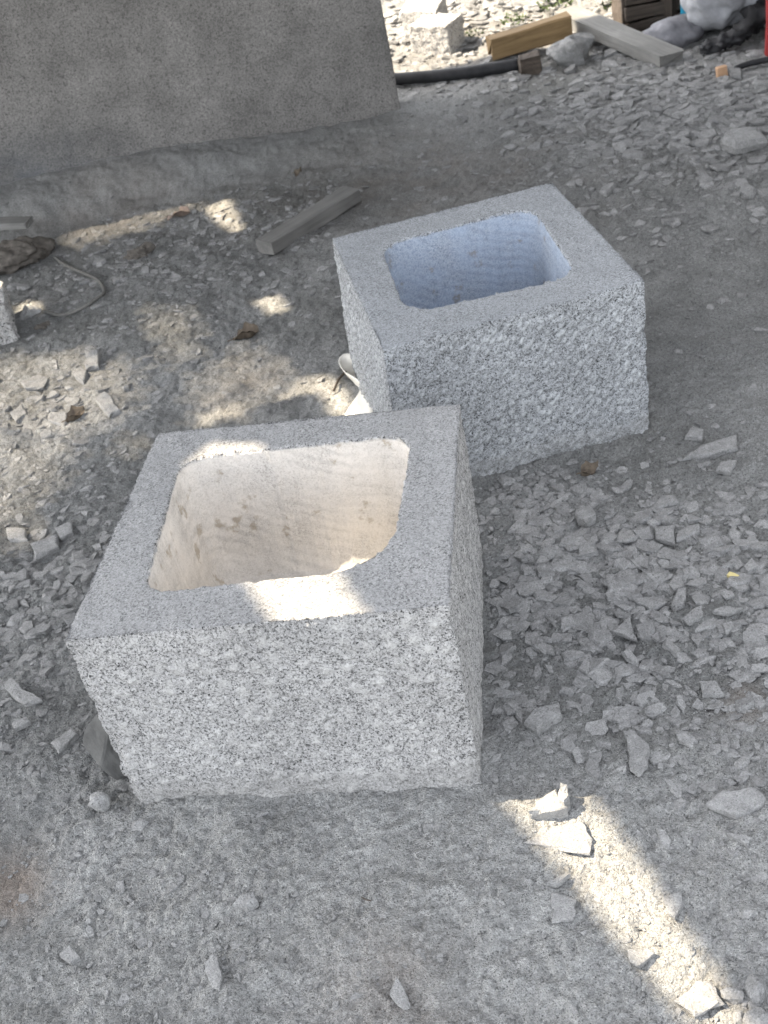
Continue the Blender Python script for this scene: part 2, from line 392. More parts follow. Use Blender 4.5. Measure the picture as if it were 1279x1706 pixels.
def basin(name, top, bot, h, hole, rads, depth, taper, mat, relief, seed, margin, skew, fa, fb):
    n = 200; N = 4 * n
    s = np.arange(n) / n
    def loop(q): return np.vstack([q[i] + (q[(i + 1) % 4] - q[i]) * s[:, None] for i in range(4)])
    T, B = loop(top), loop(bot)
    nv = 128; V = []; br = []; ins = []
    side = np.repeat(np.arange(4), n); uu = np.tile(s, 4) * .6
    # side normals, softened over the arrises
    nrm = []
    for i in range(4):
        e = top[(i + 1) % 4] - top[i]; nn = np.array([e[1], -e[0]]) / np.linalg.norm(e); nrm.append(nn)
    nrm = np.array(nrm)[side]
    k = 5; nrm = sum(np.roll(nrm, j, 0) for j in range(-k, k + 1)); nrm /= (2 * k + 1)
    corner = 1 - np.linalg.norm(nrm, axis=1)                       # >0 near the arrises
    rows = []
    vs_ = np.linspace(0, 1, nv) ** 1.0
    for v in vs_:                                                    # bottom -> top
        base = B + (T - B) * v; z = -0.012 + (h + 0.012) * v
        ca, sa = math.cos(skew), math.sin(skew); W_ = np.full(N, v * h)
        f1, f2, cid = worley((uu * ca + W_ * sa) * fa + side * 37.3, (-uu * sa + W_ * ca) * fb + side * 11.7 + .25 * fbm(uu * 25, uu * 0 + v * 9, seed, 2), seed, .8)
        tip = np.exp(-(f1 / .34) ** 2.6) * (.25 + .75 * cid)
        m = sstep(0, margin, (1 - v) * h) * (1 - .8 * np.clip(corner * 4, 0, 1))
        d = relief * tip * m * 1.0
        U = uu + side * 3.1; W = np.full(N, v * h)
        d = d + relief * .8 * fbm(U * 95, W * 95, seed + 2, 3, .7) * m + .0035 * fbm(U * 6, W * 6, seed + 4, 3) * sstep(0, .05, (1 - v) * h)
        d = d + .0026 * fbm(U * 160, W * 160, seed + 7, 2)
        low = 1 - sstep(.0, .05, v * h)
        d = d + low * (.006 * fbm(U * 14, W * 14, seed + 9, 3) - .004)
        d = d - .010 * np.clip(corner * 3, 0, 1) * np.clip(.3 + 1.8 * fbm(W * 40 + side * 3, uu * 0 + side, seed + 12, 3), 0, 1)   # chipped arrises
        zj = .0025 * fbm(U * 25, W * 0 + 3.3, seed + 15, 3) * (v > .97) + low * .007 * fbm(U * 11, W * 0, seed + 16, 3)
        rows.append(np.column_stack((base + nrm * d[:, None], z + zj)))
        br.append(tip * m * np.clip(.85 + .8 * fbm(U * 12, W * 12, seed + 20, 2), 0, 1)); ins.append(np.zeros(N))
    # the dressed top from the outer arris to the mouth
    inner = round_quad(hole, rads, n)
    cen = inner.mean(0)
    I0 = inner + (inner - cen) * (.012 * fbm(np.arange(N) * .11, np.zeros(N), seed + 25, 3) )[:, None]
    def ztop(P): return h + .0022 * fbm(P[:, 0] * 45, P[:, 1] * 45, seed + 30, 4, .6) + .003 * fbm(P[:, 0] * 7, P[:, 1] * 7, seed + 31, 2)
    edge0 = rows[-1][:, :2]
    for t in np.concatenate((np.array([.008, .02]), np.linspace(.05, .965, 36), [.985, 1.0])):
        P = edge0 + (I0 - edge0) * t
        z = ztop(P) - .004 * np.exp(-t / .012) - .0045 * np.exp(-(1 - t) / .012) * (1 + 2.4 * fbm(np.arange(N) * .2, np.zeros(N), seed + 40, 2))
        rows.append(np.column_stack((P, z))); br.append(np.zeros(N)); ins.append(np.full(N, 0.0))
    # walls of the hollow, then the rounded floor
    nd = 60
    for j in range(1, nd + 1):
        t = j / nd; zz = -depth * t
        ftr = 1 - taper * t - .10 * np.clip((t - .72) / .28, 0, 1) ** 2.5
        P = cen + (I0 - cen) * ftr
        dirv = (I0 - cen) / np.linalg.norm(I0 - cen, axis=1, keepdims=True)
        ar = np.arange(N) / N * 2.2
        d = .0006 * fbm(ar * 14, np.full(N, t * 12.), seed + 50, 4)
        P = P + dirv * d[:, None]
        rows.append(np.column_stack((P, np.full(N, h + zz)))); br.append(np.zeros(N)); ins.append(np.full(N, min(1, j / 2.0)))
    last = rows[-1]
    for t in (.15, .35, .6, .85, .98):
        P = last[:, :2] + (cen - last[:, :2]) * t
        rows.append(np.column_stack((P, last[:, 2] - .012 * (1 - (1 - t) ** 2) + .004 * fbm(P[:, 0] * 30, P[:, 1] * 30, seed + 60, 3)))); br.append(np.zeros(N)); ins.append(np.ones(N))
    V = np.vstack(rows); R = len(rows)
    a = np.arange(N); b = (a + 1) % N
    q = np.concatenate([np.stack((r * N + a, r * N + b, (r + 1) * N + b, (r + 1) * N + a), 1) for r in range(R - 1)])
    loops = list(q.ravel()) ; sizes = np.full(len(q), 4)
    loops = np.concatenate((q.ravel(), (R - 1) * N + a, a[::-1])); sizes = np.r_[sizes, N, N]
    org = np.r_[bot.mean(0), 0.0]
    me = np_mesh(name, V - org, loops, sizes, True, {'bruise': np.concatenate(br), 'inside': np.concatenate(ins), 'top_tone': np.concatenate((np.zeros(nv * N), np.ones(38 * N), np.zeros((R - nv - 38) * N)))})
    return link(name, me, mat, None, org)

HOLE_A = G2([(238, 990), (650, 940), (686, 722), (300, 762)], HA)
HOLE_B = G2([(676, 524), (962, 458), (886, 342), (634, 408)], HB)
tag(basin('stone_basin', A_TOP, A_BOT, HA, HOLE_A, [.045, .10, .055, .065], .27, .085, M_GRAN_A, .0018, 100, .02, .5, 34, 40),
    'grey granite square basin nearest the camera with a sunlit cream hollow', 'stone basin', 'hollowed granite basins on the yard')
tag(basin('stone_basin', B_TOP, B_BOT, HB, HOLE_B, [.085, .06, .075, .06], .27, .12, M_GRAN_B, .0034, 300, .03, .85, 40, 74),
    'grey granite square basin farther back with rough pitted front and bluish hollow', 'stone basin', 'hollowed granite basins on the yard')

# ------------------------------------------------------------------ granite slab at the back
def rough_box(name, corners, mat, div=10, amp=.003, freq=40, bevel=.004, seed=0, smooth=False):
    """hexahedron from 4 base + 4 top corners, edges bevelled, faces subdivided and roughened; origin at the base"""
    bm = bmesh.new(); org = np.mean(np.asarray(corners)[:4], 0)
    vs_ = [bm.verts.new(Vector((np.asarray(c) - org).tolist())) for c in corners]
    for f in ((3, 2, 1, 0), (4, 5, 6, 7), (0, 1, 5, 4), (1, 2, 6, 5), (2, 3, 7, 6), (3, 0, 4, 7)): bm.faces.new([vs_[i] for i in f])
    bmesh.ops.recalc_face_normals(bm, faces=bm.faces)
    if bevel: bmesh.ops.bevel(bm, geom=bm.edges[:], offset=bevel, segments=2, affect='EDGES', profile=.6)
    if div:
        for _ in range(div):
            L = [e for e in bm.edges]; m = max(e.calc_length() for e in L); cut = [e for e in L if e.calc_length() > m * .6]
            bmesh.ops.subdivide_edges(bm, edges=cut, cuts=1, use_grid_fill=True)
            if len(bm.faces) > 2500: break
    bm.normal_update()
    co = np.array([v.co for v in bm.verts]); no = np.array([v.normal for v in bm.verts])
    d = amp * (fbm((co[:, 0] + co[:, 2] * .7) * freq, (co[:, 1] - co[:, 2] * .6) * freq, seed, 3) + .8 * fbm(co[:, 2] * freq + 9, co[:, 0] * freq * .8, seed + 3, 3)) * 1.6
    for v, c in zip(bm.verts, co + no * d[:, None]): v.co = Vector(c.tolist())
    for f in bm.faces: f.smooth = smooth
    me = bpy.data.meshes.new(name); bm.to_mesh(me); bm.free()
    return link(name, me, mat, None, org)

def slab():
    a = SLAB_P[:2]; b = a + SL_D * 3.2; t = -SL_N * .14
    q = [np.r_[p, -.05] for p in (b, a, a + t, b + t)]
    lean = -SL_N * .03 + SL_D * .02
    q += [np.r_[p[:2] + lean, 1.35] for p in q]
    o = rough_box('granite_slab', q, M_SLAB, 8, .0025, 5, .006, 5, True)
    co = np.array([v.co for v in o.data.vertices]) + np.array(o.location); e = SLAB_Q[:2] - SL_D * .12
    d = np.hypot((co[:, :2] - e) @ SL_D / .30, (co[:, 2] - .10) / .13)
    at = o.data.attributes.new('damp', 'FLOAT', 'POINT'); at.data.foreach_set('value', np.exp(-d ** 2).astype(np.float32))
    return o
tag(slab(), 'big upright warm grey granite slab standing on edge at upper left', 'granite slab')

# ------------------------------------------------------------------ small builders
def GZ(px, py):
    q = g(px, py); return np.array([q[0], q[1], hbase(np.array([q[:2]]))[0]])

def beam(name, p, q, wd, ht, mat, seed, amp=.004, cut=.0):
    """timber laid from p to q (centre line of its underside)"""
    p, q = np.asarray(p, float), np.asarray(q, float); d = q - p; L = np.linalg.norm(d); d /= L
    r = np.cross(d, [0, 0, 1]); r /= np.linalg.norm(r); u = np.cross(r, d)
    bm = bmesh.new(); n = max(6, int(L / .06))
    prof = [(-.5, .04), (-.46, 0), (.46, 0), (.5, .04), (.5, .94), (.45, 1), (-.45, 1), (-.5, .94)]
    rings = []
    for i in range(n + 1):
        x = L * i / n
        if i == 0: x += cut
        ring = []
        for k, (a, b) in enumerate(prof):
            j = amp * (vnoise(np.array([x * 7 + k]), np.array([seed * 3.1 + k]), seed)[0]) * 2
            ring.append(bm.verts.new((x + (j * 2 if i in (0, n) else 0), a * wd + j, b * ht + j)))
        rings.append(ring)
    for i in range(n):
        for k in range(8): bm.faces.new((rings[i][k], rings[i][(k + 1) % 8], rings[i + 1][(k + 1) % 8], rings[i + 1][k]))
    bm.faces.new(rings[0]); bm.faces.new(rings[-1][::-1])
    bmesh.ops.recalc_face_normals(bm, faces=bm.faces)
    me = bpy.data.meshes.new(name); bm.to_mesh(me); bm.free()
    o = link(name, me, mat)
    Mx = Matrix.Identity(4)
    for i in range(3): Mx[i][0], Mx[i][1], Mx[i][2], Mx[i][3] = d[i], -r[i], u[i], p[i]
    o.matrix_world = Mx
    return o

def lump(name, c, size, mat, seed, rough=.35, rot=0, flat=.15, sub=3, facet=False, tint=None):
    """irregular boulder or bundle; origin at its base"""
    bm = bmesh.new(); bmesh.ops.create_icosphere(bm, subdivisions=sub, radius=.5)
    co = np.array([v.co for v in bm.verts])
    if facet:
        rg = np.random.default_rng(seed)
        for _ in range(11):
            nn = rg.normal(size=3); nn /= np.linalg.norm(nn); k = rg.uniform(.30, .43)
            over = np.clip(co @ nn - k, 0, None); co = co - over[:, None] * nn
    d = 1 + rough * (fbm(co[:, 0] * 2.4 + co[:, 2] * 1.7 + seed, co[:, 1] * 2.4 - co[:, 2] * 1.3, seed, 4) + .5 * fbm(co[:, 2] * 6, co[:, 0] * 6 + co[:, 1] * 4, seed + 1, 3))
    co = co * d[:, None]
    co[:, 2] = np.maximum(co[:, 2], -.5 + flat) + .5 - flat
    co *= np.array(size)
    for v, p in zip(bm.verts, co): v.co = Vector(p.tolist())
    for f in bm.faces: f.smooth = not facet
    me = bpy.data.meshes.new(name); bm.to_mesh(me); bm.free()
    if tint is not None:
        at = me.attributes.new('tint', 'FLOAT', 'POINT'); at.data.foreach_set('value', np.full(len(me.vertices), tint, np.float32))
    o = link(name, me, mat, None, c); o.rotation_euler = (0, 0, rot); return o

def tube(name, pts, rad, mat, sides=10, sm=6, taper=None, parent=None, crumple=0):
    pts = [np.asarray(p, float) for p in pts]; P = []
    for i in range(len(pts) - 1):
        p0, p1, p2, p3 = pts[max(i - 1, 0)], pts[i], pts[i + 1], pts[min(i + 2, len(pts) - 1)]
        for k in range(sm):
            t = k / sm; P.append(.5 * (2 * p1 + (p2 - p0) * t + (2 * p0 - 5 * p1 + 4 * p2 - p3) * t * t + (3 * p1 - p0 - 3 * p2 + p3) * t ** 3))
    P.append(pts[-1]); P = np.array(P); org = P[0].copy(); P -= org
    V = []; n = len(P)
    for i in range(n):
        d = P[min(i + 1, n - 1)] - P[max(i - 1, 0)]; d /= np.linalg.norm(d)
        a = np.cross(d, [0, 0, 1.0]); a = a / np.linalg.norm(a) if np.linalg.norm(a) > 1e-4 else np.array([1.0, 0, 0]); b = np.cross(a, d)
        r = rad if taper is None else rad * np.interp(i / (n - 1), *taper)
        for k in range(sides):
            th = 2 * math.pi * k / sides; rr = r * (1 + crumple * vnoise(np.array([i * .55]), np.array([(k % sides) * .8]), 5)[0] * 2 + crumple * vnoise(np.array([i * 1.3]), np.array([k * 1.1]), 8)[0])
            V.append(P[i] + (a * math.cos(th) + b * math.sin(th) * (1 - .45 * (crumple > 0))) * rr)
    q = [(i * sides + k, i * sides + (k + 1) % sides, (i + 1) * sides + (k + 1) % sides, (i + 1) * sides + k) for i in range(n - 1) for k in range(sides)]
    loops = np.concatenate((np.array(q).ravel(), np.arange(sides)[::-1], (n - 1) * sides + np.arange(sides)))
    me = np_mesh(name, np.array(V), loops, [4] * len(q) + [sides, sides])
    return link(name, me, mat, parent, org)

# ------------------------------------------------------------------ timber, blocks and litter behind
def far_block(px, h, mat, label, cat, seed, shear=(0, 0), topscale=1.0, amp=.0035, group=None):
    """px: front-left, front-right, back-right, back-left feet seen in the photograph"""
    q = [GZ(*c) for c in px]; z0 = min(c[2] for c in q) - .01
    b = [np.array([c[0], c[1], z0]) for c in q]; cen = np.mean(b, 0)
    t = [cen + (c - cen) * topscale + np.array([shear[0], shear[1], h + .01]) for c in b]
    return tag(rough_box('stone_block', b + t, mat, 6, amp, 55, .008, seed), label, cat, group)

far_block([(688, 99), (752, 99), (777, 78), (716, 76)], .14, M_WHITE_STONE, 'pale rough granite cube in front of another near the upright slab', 'stone block', 70, group='pale granite cubes by the slab')
far_block([(676, 80), (735, 80), (750, 50), (692, 52)], .135, M_WHITE_STONE, 'pale granite cube half hidden behind the front cube near the upright slab', 'stone block', 71, group='pale granite cubes by the slab')
# block cut by the left border of the photograph
far_block([(-75, 585), (29, 566), (22, 520), (-60, 535)], .125, M_WHITE_STONE, 'rough pale stone block at the left edge beside the sunlit spot', 'stone block', 72, amp=.008)

p = GZ(440, 436); q = GZ(590, 341)
tag(beam('wooden_board', p + [0.004, .012, .008], q + [0, 0, .012], .072, .05, M_WOOD_GREY, 3, .003, .01), 'weathered grey wooden offcut lying alone behind the rear basin', 'wooden board')
p = GZ(822, 112); q = GZ(958, 84)
tag(beam('wooden_beam', p + [0, .03, .01], q + [0, .05, .05], .10, .085, M_WOOD_YEL, 5, .006), 'yellow brown timber beam lying beyond the yard beside the bluish rock', 'wooden beam')
p = GZ(1122, 104); q = GZ(950, 62)
tag(beam('wooden_plank', p + [0, .02, .0], q + [0, .05, .075], .115, .055, M_WOOD_PALE, 9, .004), 'long dusty grey plank resting on the bluish rock at upper right', 'wooden plank')
p = GZ(884, 124)
tag(rough_box('wood_block', [p + np.array(v) for v in ((-.045, -.03, -.01), (.045, -.035, -.01), (.05, .05, -.01), (-.04, .05, -.01), (-.045, -.03, .075), (.045, -.03, .08), (.05, .05, .08), (-.04, .05, .075))], M_WOOD_DARK, 4, .006, 20, .006, 3), 'short brown wood stub under the yellow timber beam', 'wood block')
p = GZ(960, 108)
tag(lump('rock', p + [0, .05, -.02], (.24, .17, .16), M_CHIP, 12, .25, .4, .12, 4, True, .28), 'bluish white broken rock wedged under the grey plank', 'rock')
a, b, c = GZ(640, 150), GZ(760, 138), GZ(872, 122)
tag(tube('black_pipe', [a + [0, .02, .035], b + [0, .01, .03], c + [0, .02, .03]], .026, M_BLACK, 12), 'black pipe lying on the ground from the slab towards the timber beam', 'pipe')

# heap of goods at the upper right corner
p = GZ(1156, 50)
tag(tube('blue_pipe', [p + [0, .05, -.02], p + [.01, .05, .25], p + [0, .06, .7]], .045, M_BLUE, 16), 'upright blue plastic pipe in the heap at upper right', 'pipe')
p = GZ(1134, 48)
tag(beam('wooden_post', p + [0, .12, .0], p + [.01, .13, .6], .05, .05, M_WOOD_DARK, 21), 'dark brown wooden post beside the blue pipe', 'wooden post')
p = GZ(1214, 60)
sack = lump('white_sack', p + [.02, .12, .03], (.40, .30, .42), M_SACK, 31, .26, .3, .10, 5)
for v in sack.data.vertices:
    an = math.atan2(v.co.y, v.co.x); v.co *= 1 + .035 * math.sin(an * 8 + v.co.z * 22 + 2 * math.sin(v.co.z * 15)) + .02 * math.sin(v.co.z * 48 + an * 3)
tag(sack, 'bulging dusty white sack in the heap at upper right corner', 'sack')
p = GZ(1235, 75)
tag(tube('black_rag', [GZ(1165, 90) + [0, 0, .03], GZ(1205, 84) + [0, 0, .05], GZ(1240, 72) + [0, 0, .06], GZ(1275, 50) + [0, 0, .10], GZ(1310, 45) + [0, 0, .12]], .06, M_BLACK, 18, 9, ([0, .15, .5, .8, 1], [.45, .6, .7, 1.2, .8]), None, .75), 'crumpled black rag in front of the white sack', 'rag')
p = GZ(1125, 70)
tag(lump('grey_bundle', p + [0, .04, -.01], (.30, .2, .15), M_CLOTH_GREY, 41, .5, .2, .2, 4), 'crumpled dark grey cloth bundle behind the end of the grey plank', 'bundle')
# dark crate with pale lid
p = GZ(1104, 48); ce = bpy.data.objects.new('wooden_crate', None); COL.objects.link(ce); ce.location = p + [0, .14, 0]
tag(ce, 'dark wooden crate under a pale lid behind the grey bundle', 'crate')
def crate_piece(name, x0, x1, y0, y1, z0, z1, mat, seed):
    o = rough_box(name, [(x0, y0, z0), (x1, y0, z0), (x1, y1, z0), (x0, y1, z0), (x0, y0, z1), (x1, y0, z1), (x1, y1, z1), (x0, y1, z1)], mat, 3, .004, 15, .004, seed)
    o.parent = ce; return o
for k in range(3): crate_piece('side_board', -.15, .15, -.105, -.085, .01 + k * .065, .065 + k * .065, M_WOOD_DARK, 50 + k)
for k in range(3): crate_piece('side_board', -.15, .15, .085, .105, .01 + k * .065, .065 + k * .065, M_WOOD_DARK, 60 + k)
for sx in (-1, 1): crate_piece('end_board', sx * .15 - .01, sx * .15 + .01, -.084, .084, .01, .20, M_WOOD_DARK, 55 + sx)
crate_piece('lid', -.17, .15, -.12, .12, .205, .235, M_WHITE_PLASTIC, 58)
p = GZ(1280, 88)
tag(tube('red_pipe', [p + [.012, .03, -.02], p + [.02, .03, .16], p + [.015, .04, .40]], .018, M_RED, 12), 'thin red plastic pipe standing at the far right edge', 'pipe')
p = GZ(1203, 124)
tag(rough_box('card_packet', [p + np.array(v) for v in ((-.018, -.01, -.005), (.02, -.012, -.005), (.02, .012, -.005), (-.018, .012, -.005), (-.02, -.004, .045), (.018, -.006, .05), (.018, .016, .05), (-.02, .018, .045))], M_ORANGE, 2, .002, 30, .003, 8), 'small pale orange card packet lying on the rubble at upper right', 'packet')
tag(tube('rubber_cord', [GZ(1225, 112) + [0, 0, .02], GZ(1250, 106) + [0, 0, .025], GZ(1290, 100) + [0, 0, .02]], .012, M_BLACK, 8), 'short black cord on the rubble under the red pipe', 'cord')

# left edge: bark, board, rope
p = GZ(20, 452)
tag(lump('log_chunk', p + [0, .05, -.01], (.26, .16, .10), M_BARK, 81, .7, .1, .1, 5), 'dark crumbling log chunk at the left edge under a pale board', 'log')
tag(beam('wooden_strip', GZ(-40, 425) + [0, .04, .085], GZ(58, 416) + [0, .05, .07], .07, .022, M_WOOD_PALE, 23), 'pale dusty wooden strip lying on the dark log chunk', 'wooden strip')
tag(tube('rope', [GZ(x, y) + [0, 0, .012] for x, y in ((92, 432), (110, 447), (140, 462), (168, 480), (177, 498), (165, 515), (140, 526), (105, 530), (75, 527))], .0055, M_ROPE, 8), 'dusty rope curling over the ground near the left edge', 'rope')
for (px, py, sx, sy, sz, sd, lab) in ((232, 432, .11, .07, .06, 84, 'reddish brown bark fragment lying in the rubble right of the rope'),
                                     (922, 940, .030, .016, .016, 87, 'dark brown bark crumb in the rubble right of the front basin'), (892, 986, .026, .016, .014, 88, 'dark bark crumb at the upper right side of the front basin'),
                                     (878, 888, .024, .010, .012, 89, 'black bark crumb between the two basins near the right rubble'), (372, 1400, .016, .012, .010, 94, 'small brown crumb in the dust below the front basin'),
                                     (70, 548, .06, .045, .03, 85, 'small reddish brown bark crumb beside the left pale block')):
    q = GZ(px, py); tag(lump('bark_fragment', q + [0, .02, -.012], (sx, sy, sz), M_BARK, sd, .6, .4, .15, 4, True), lab, 'bark')
q = GZ(50, 533); tag(lump('pale_stone', q + [0, .03, -.01], (.085, .07, .055), M_CHIP, 86, .25, .2, .1, 4, True, .5), 'white stone glaring in a sun spot beside the left block', 'stone')

# curled strip standing behind the front basin
def ribbon():
    top = [(606, 602, .05), (590, 591, .055), (572, 590, .055), (564, 602, .05), (573, 618, .05), (592, 630, .05), (608, 641, .05), (618, 656, .05), (621, 676, .05), (620, 704, .05)]
    low = [(612, 642, .002), (602, 640, .002), (590, 634, .002), (580, 624, .006), (583, 627, .008), (592, 640, .005), (600, 648, .003), (593, 662, .002), (580, 682, .002), (566, 708, .002)]
    def sp(c):
        c = np.array([g(*q) for q in c]); n = len(c); o = []
        for i in range(n - 1):
            p0, p1, p2, p3 = c[max(i - 1, 0)], c[i], c[i + 1], c[min(i + 2, n - 1)]
            for t in np.linspace(0, 1, 9)[:-1]: o.append(.5 * (2 * p1 + (p2 - p0) * t + (2 * p0 - 5 * p1 + 4 * p2 - p3) * t * t + (3 * p1 - p0 - 3 * p2 + p3) * t ** 3))
        return np.array(o + [c[-1]])
    T, L = sp(top), sp(low); n = len(T); m = 7
    org = np.r_[T.mean(0)[:2], 0.0]
    rows = [T + (L - T) * (h / (m - 1)) - org - np.array([0, 0, .006 * math.sin(math.pi * h / (m - 1))]) for h in range(m)]
    A = np.array(rows); du = np.gradient(A, axis=1); dv = np.gradient(A, axis=0); nn = np.cross(du, dv); nn /= np.linalg.norm(nn, axis=2, keepdims=True) + 1e-12
    V = np.vstack([(A + nn * .0011).reshape(-1, 3), (A - nn * .0011).reshape(-1, 3)]); K = m * n; f = []
    for h in range(m - 1):
        for i in range(n - 1):
            a, b, c, d = h * n + i, h * n + i + 1, (h + 1) * n + i + 1, (h + 1) * n + i
            f += [(a, d, c, b), (K + a, K + b, K + c, K + d)]
    ring = list(range(n)) + [h * n + n - 1 for h in range(1, m)] + [(m - 1) * n + i for i in range(n - 2, -1, -1)] + [h * n for h in range(m - 2, 0, -1)]
    for a, b in zip(ring, ring[1:] + ring[:1]): f.append((a, b, K + b, K + a))
    me = np_mesh('plastic_strip', V, np.array(f).ravel(), [4] * len(f))
    return link('plastic_strip', me, M_WHITE_PLASTIC, None, org)
tag(ribbon(), 'curled white plastic strip standing on edge between the two basins', 'plastic strip')
tag(tube('twig', [GZ(556, 652) + [0, 0, .006], GZ(566, 640) + [0, 0, .012], GZ(578, 628) + [0, 0, .012], GZ(585, 622) + [0, 0, .008]], .0035, M_WOOD_DARK, 6), 'thin dark twig beside the curled white strip', 'twig')

tag(tube('twig', [GZ(604, 1501) + [0, 0, .004], GZ(612, 1507) + [0, 0, .006], GZ(620, 1509) + [0, 0, .005]], .0012, M_WOOD_DARK, 6), 'short thin dark twig on the foreground dust below the front basin', 'twig')
# dry leaves
def leaf(px, py, L, W, rot, mat, label, curl=.25, seed=0):
    e = GZ(px, py); rows = []; n = 12; m = 6
    V = []
    for i in range(n + 1):
        t = i / n; hw = W * .5 * math.sin(math.pi * min(1, t * .96 + .03)) ** .7 * (1 + .22 * math.sin(t * 19 + seed))
        for j in range(-m, m + 1):
            s = j / m
            z = .006 + curl * abs(s) ** 1.6 * hw * 1.4 + .010 * math.sin(t * 5 + seed + s * 2) + .012 * t * t
            V.append(((t - .5) * L, s * hw, z + .002))
    w_ = 2 * m + 1; k = len(V)
    V = V + [(x, y, z - .0012) for x, y, z in V]
    f = [(i * w_ + j, (i + 1) * w_ + j, (i + 1) * w_ + j + 1, i * w_ + j + 1) for i in range(n) for j in range(w_ - 1)]
    f2 = [tuple(k + v for v in q[::-1]) for q in f]
    rim = [i * w_ for i in range(n + 1)] + [n * w_ + j for j in range(1, w_)] + [i * w_ + w_ - 1 for i in range(n - 1, -1, -1)] + [j for j in range(w_ - 2, 0, -1)]
    f3 = [(rim[i], rim[(i + 1) % len(rim)], k + rim[(i + 1) % len(rim)], k + rim[i]) for i in range(len(rim))]
    me = np_mesh('leaf_blade', np.array(V), np.array(f + f2 + f3).ravel(), [4] * (len(f) * 2 + len(f3)))
    root = bpy.data.objects.new('dry_leaf', None); COL.objects.link(root); root.location = e; root.rotation_euler = (0, 0, rot)
    link('blade', me, mat, root)
    tube('stalk', [(-L * .72, .004, .012), (-L * .55, 0, .014), (-L * .25, 0, .012), (L * .3, 0, .018)], .0014, mat, 5, 4, None, root)
    tag(root, label, 'leaf', 'dry leaves on the ground'); return root
leaf(298, 362, .085, .06, .1, M_LEAF_ORANGE, 'dull orange dry leaf at the foot of the dust bank', .35, 1)
leaf(412, 567, .080, .048, .25, M_LEAF_BROWN, 'curled brown dry leaf lying alone left of the rear basin', .6, 2)
leaf(128, 698, .06, .035, .6, M_LEAF_BROWN, 'brown dry leaf among the pale sunlit chips at left', .5, 3)
leaf(983, 790, .045, .028, .3, M_LEAF_BROWN, 'small brown dry leaf in the rubble right of the rear basin', .4, 4)
leaf(497, 790 - 500, .03, .02, .3, M_LEAF_BROWN, 'tiny brown dry leaf on the dark ground near the slab', .4, 5)
q = GZ(1221, 969); tag(rough_box('yellow_chip', [q + np.array(v) for v in ((-.012, .004, 0), (.004, -.011, 0), (.012, -.004, 0), (-.004, .012, 0), (-.011, .005, .012), (.005, -.010, .010), (.012, -.003, .011), (-.003, .012, .013))], M_YELLOW, 1, .002, 60, .0015, 4), 'small yellow chip lying in the grey rubble near right edge', 'chip')

# rocks at the foot of the front basin
a = G2([(134, 1306), (140, 1255), (164, 1196), (215, 1250), (238, 1306), (190, 1318)])
def flake(name, poly, z0, th, mat, tint, seed, top=.9, tilt=(0, 0), rings=3):
    """thick broken flake from its outline on the ground; thickness th, bevelled and uneven"""
    poly = np.asarray(poly, float); c = poly.mean(0); P = poly - c
    area = np.sum(P[:, 0] * np.roll(P[:, 1], -1) - P[:, 1] * np.roll(P[:, 0], -1))
    if area < 0: P = P[::-1]
    # break the straight sides with jittered midpoints
    rg = np.random.default_rng(seed); out = []
    for i in range(len(P)):
        a_, b_ = P[i], P[(i + 1) % len(P)]; e = b_ - a_; nn = np.array([e[1], -e[0]])
        out.append(a_)
        for t in (.33, .68): out.append(a_ + e * (t + rg.uniform(-.08, .08)) + nn * rg.uniform(-.05, .05))
    P = np.array(out); k = len(P); V = []
    sc = np.linalg.norm(P, axis=1).mean()
    th *= .8
    for s, zz in ((.93, -.15), (1.0, .45), (top + .04, .9), (top * .93, 1.0), (top * .5, 1.02)):
        z = zz * th + th * .22 * fbm(P[:, 0] * s * 1.3 / sc + seed, P[:, 1] * s * 1.3 / sc, seed, 2) * (zz > 0)
        z = z + P[:, 0] * s * tilt[0] + P[:, 1] * s * tilt[1]
        jit = 1 + .05 * rg.normal(size=(k, 1)) * (0 < zz < 1)
        V.append(np.column_stack((P * s * jit, z)))
    V.append(np.array([[0, 0, th * (1.02 + rg.uniform(-.1, .15))]])); R = 5; V = np.vstack(V)
    f = []; sz = []
    for r_ in range(R - 1):
        for i in range(k): f += [r_ * k + i, r_ * k + (i + 1) % k, (r_ + 1) * k + (i + 1) % k, (r_ + 1) * k + i]; sz.append(4)
    for i in range(k): f += [(R - 1) * k + i, (R - 1) * k + (i + 1) % k, R * k]; sz.append(3)
    f += list(range(k))[::-1]; sz.append(k)
    me = np_mesh(name, V, f, sz, False, {'tint': np.full(len(V), tint)})
    return link(name, me, mat, None, (c[0], c[1], z0))

q = GZ(182, 1292)
tag(lump('rock', q + [.012, .03, -.02], (.085, .12, .15), M_ROCK_DARK, 203, .10, .35, .12, 4, True), 'large dark dusty rock wedged against the left foot of the front basin', 'rock')
q = GZ(170, 1362); tag(lump('rock', q + [.0, .018, -.006], (.042, .036, .048), M_CHIP, 92, .3, .5, .1, 3, True, .38), 'pale fist-like lump of granite standing before the dark rock', 'rock')
q = GZ(236, 1384); tag(lump('rock', q + [0, .01, -.004], (.03, .026, .018), M_CHIP, 93, .3, .5, .1, 3, True, .36), 'small pale granite lump just left below the front basin corner', 'rock')

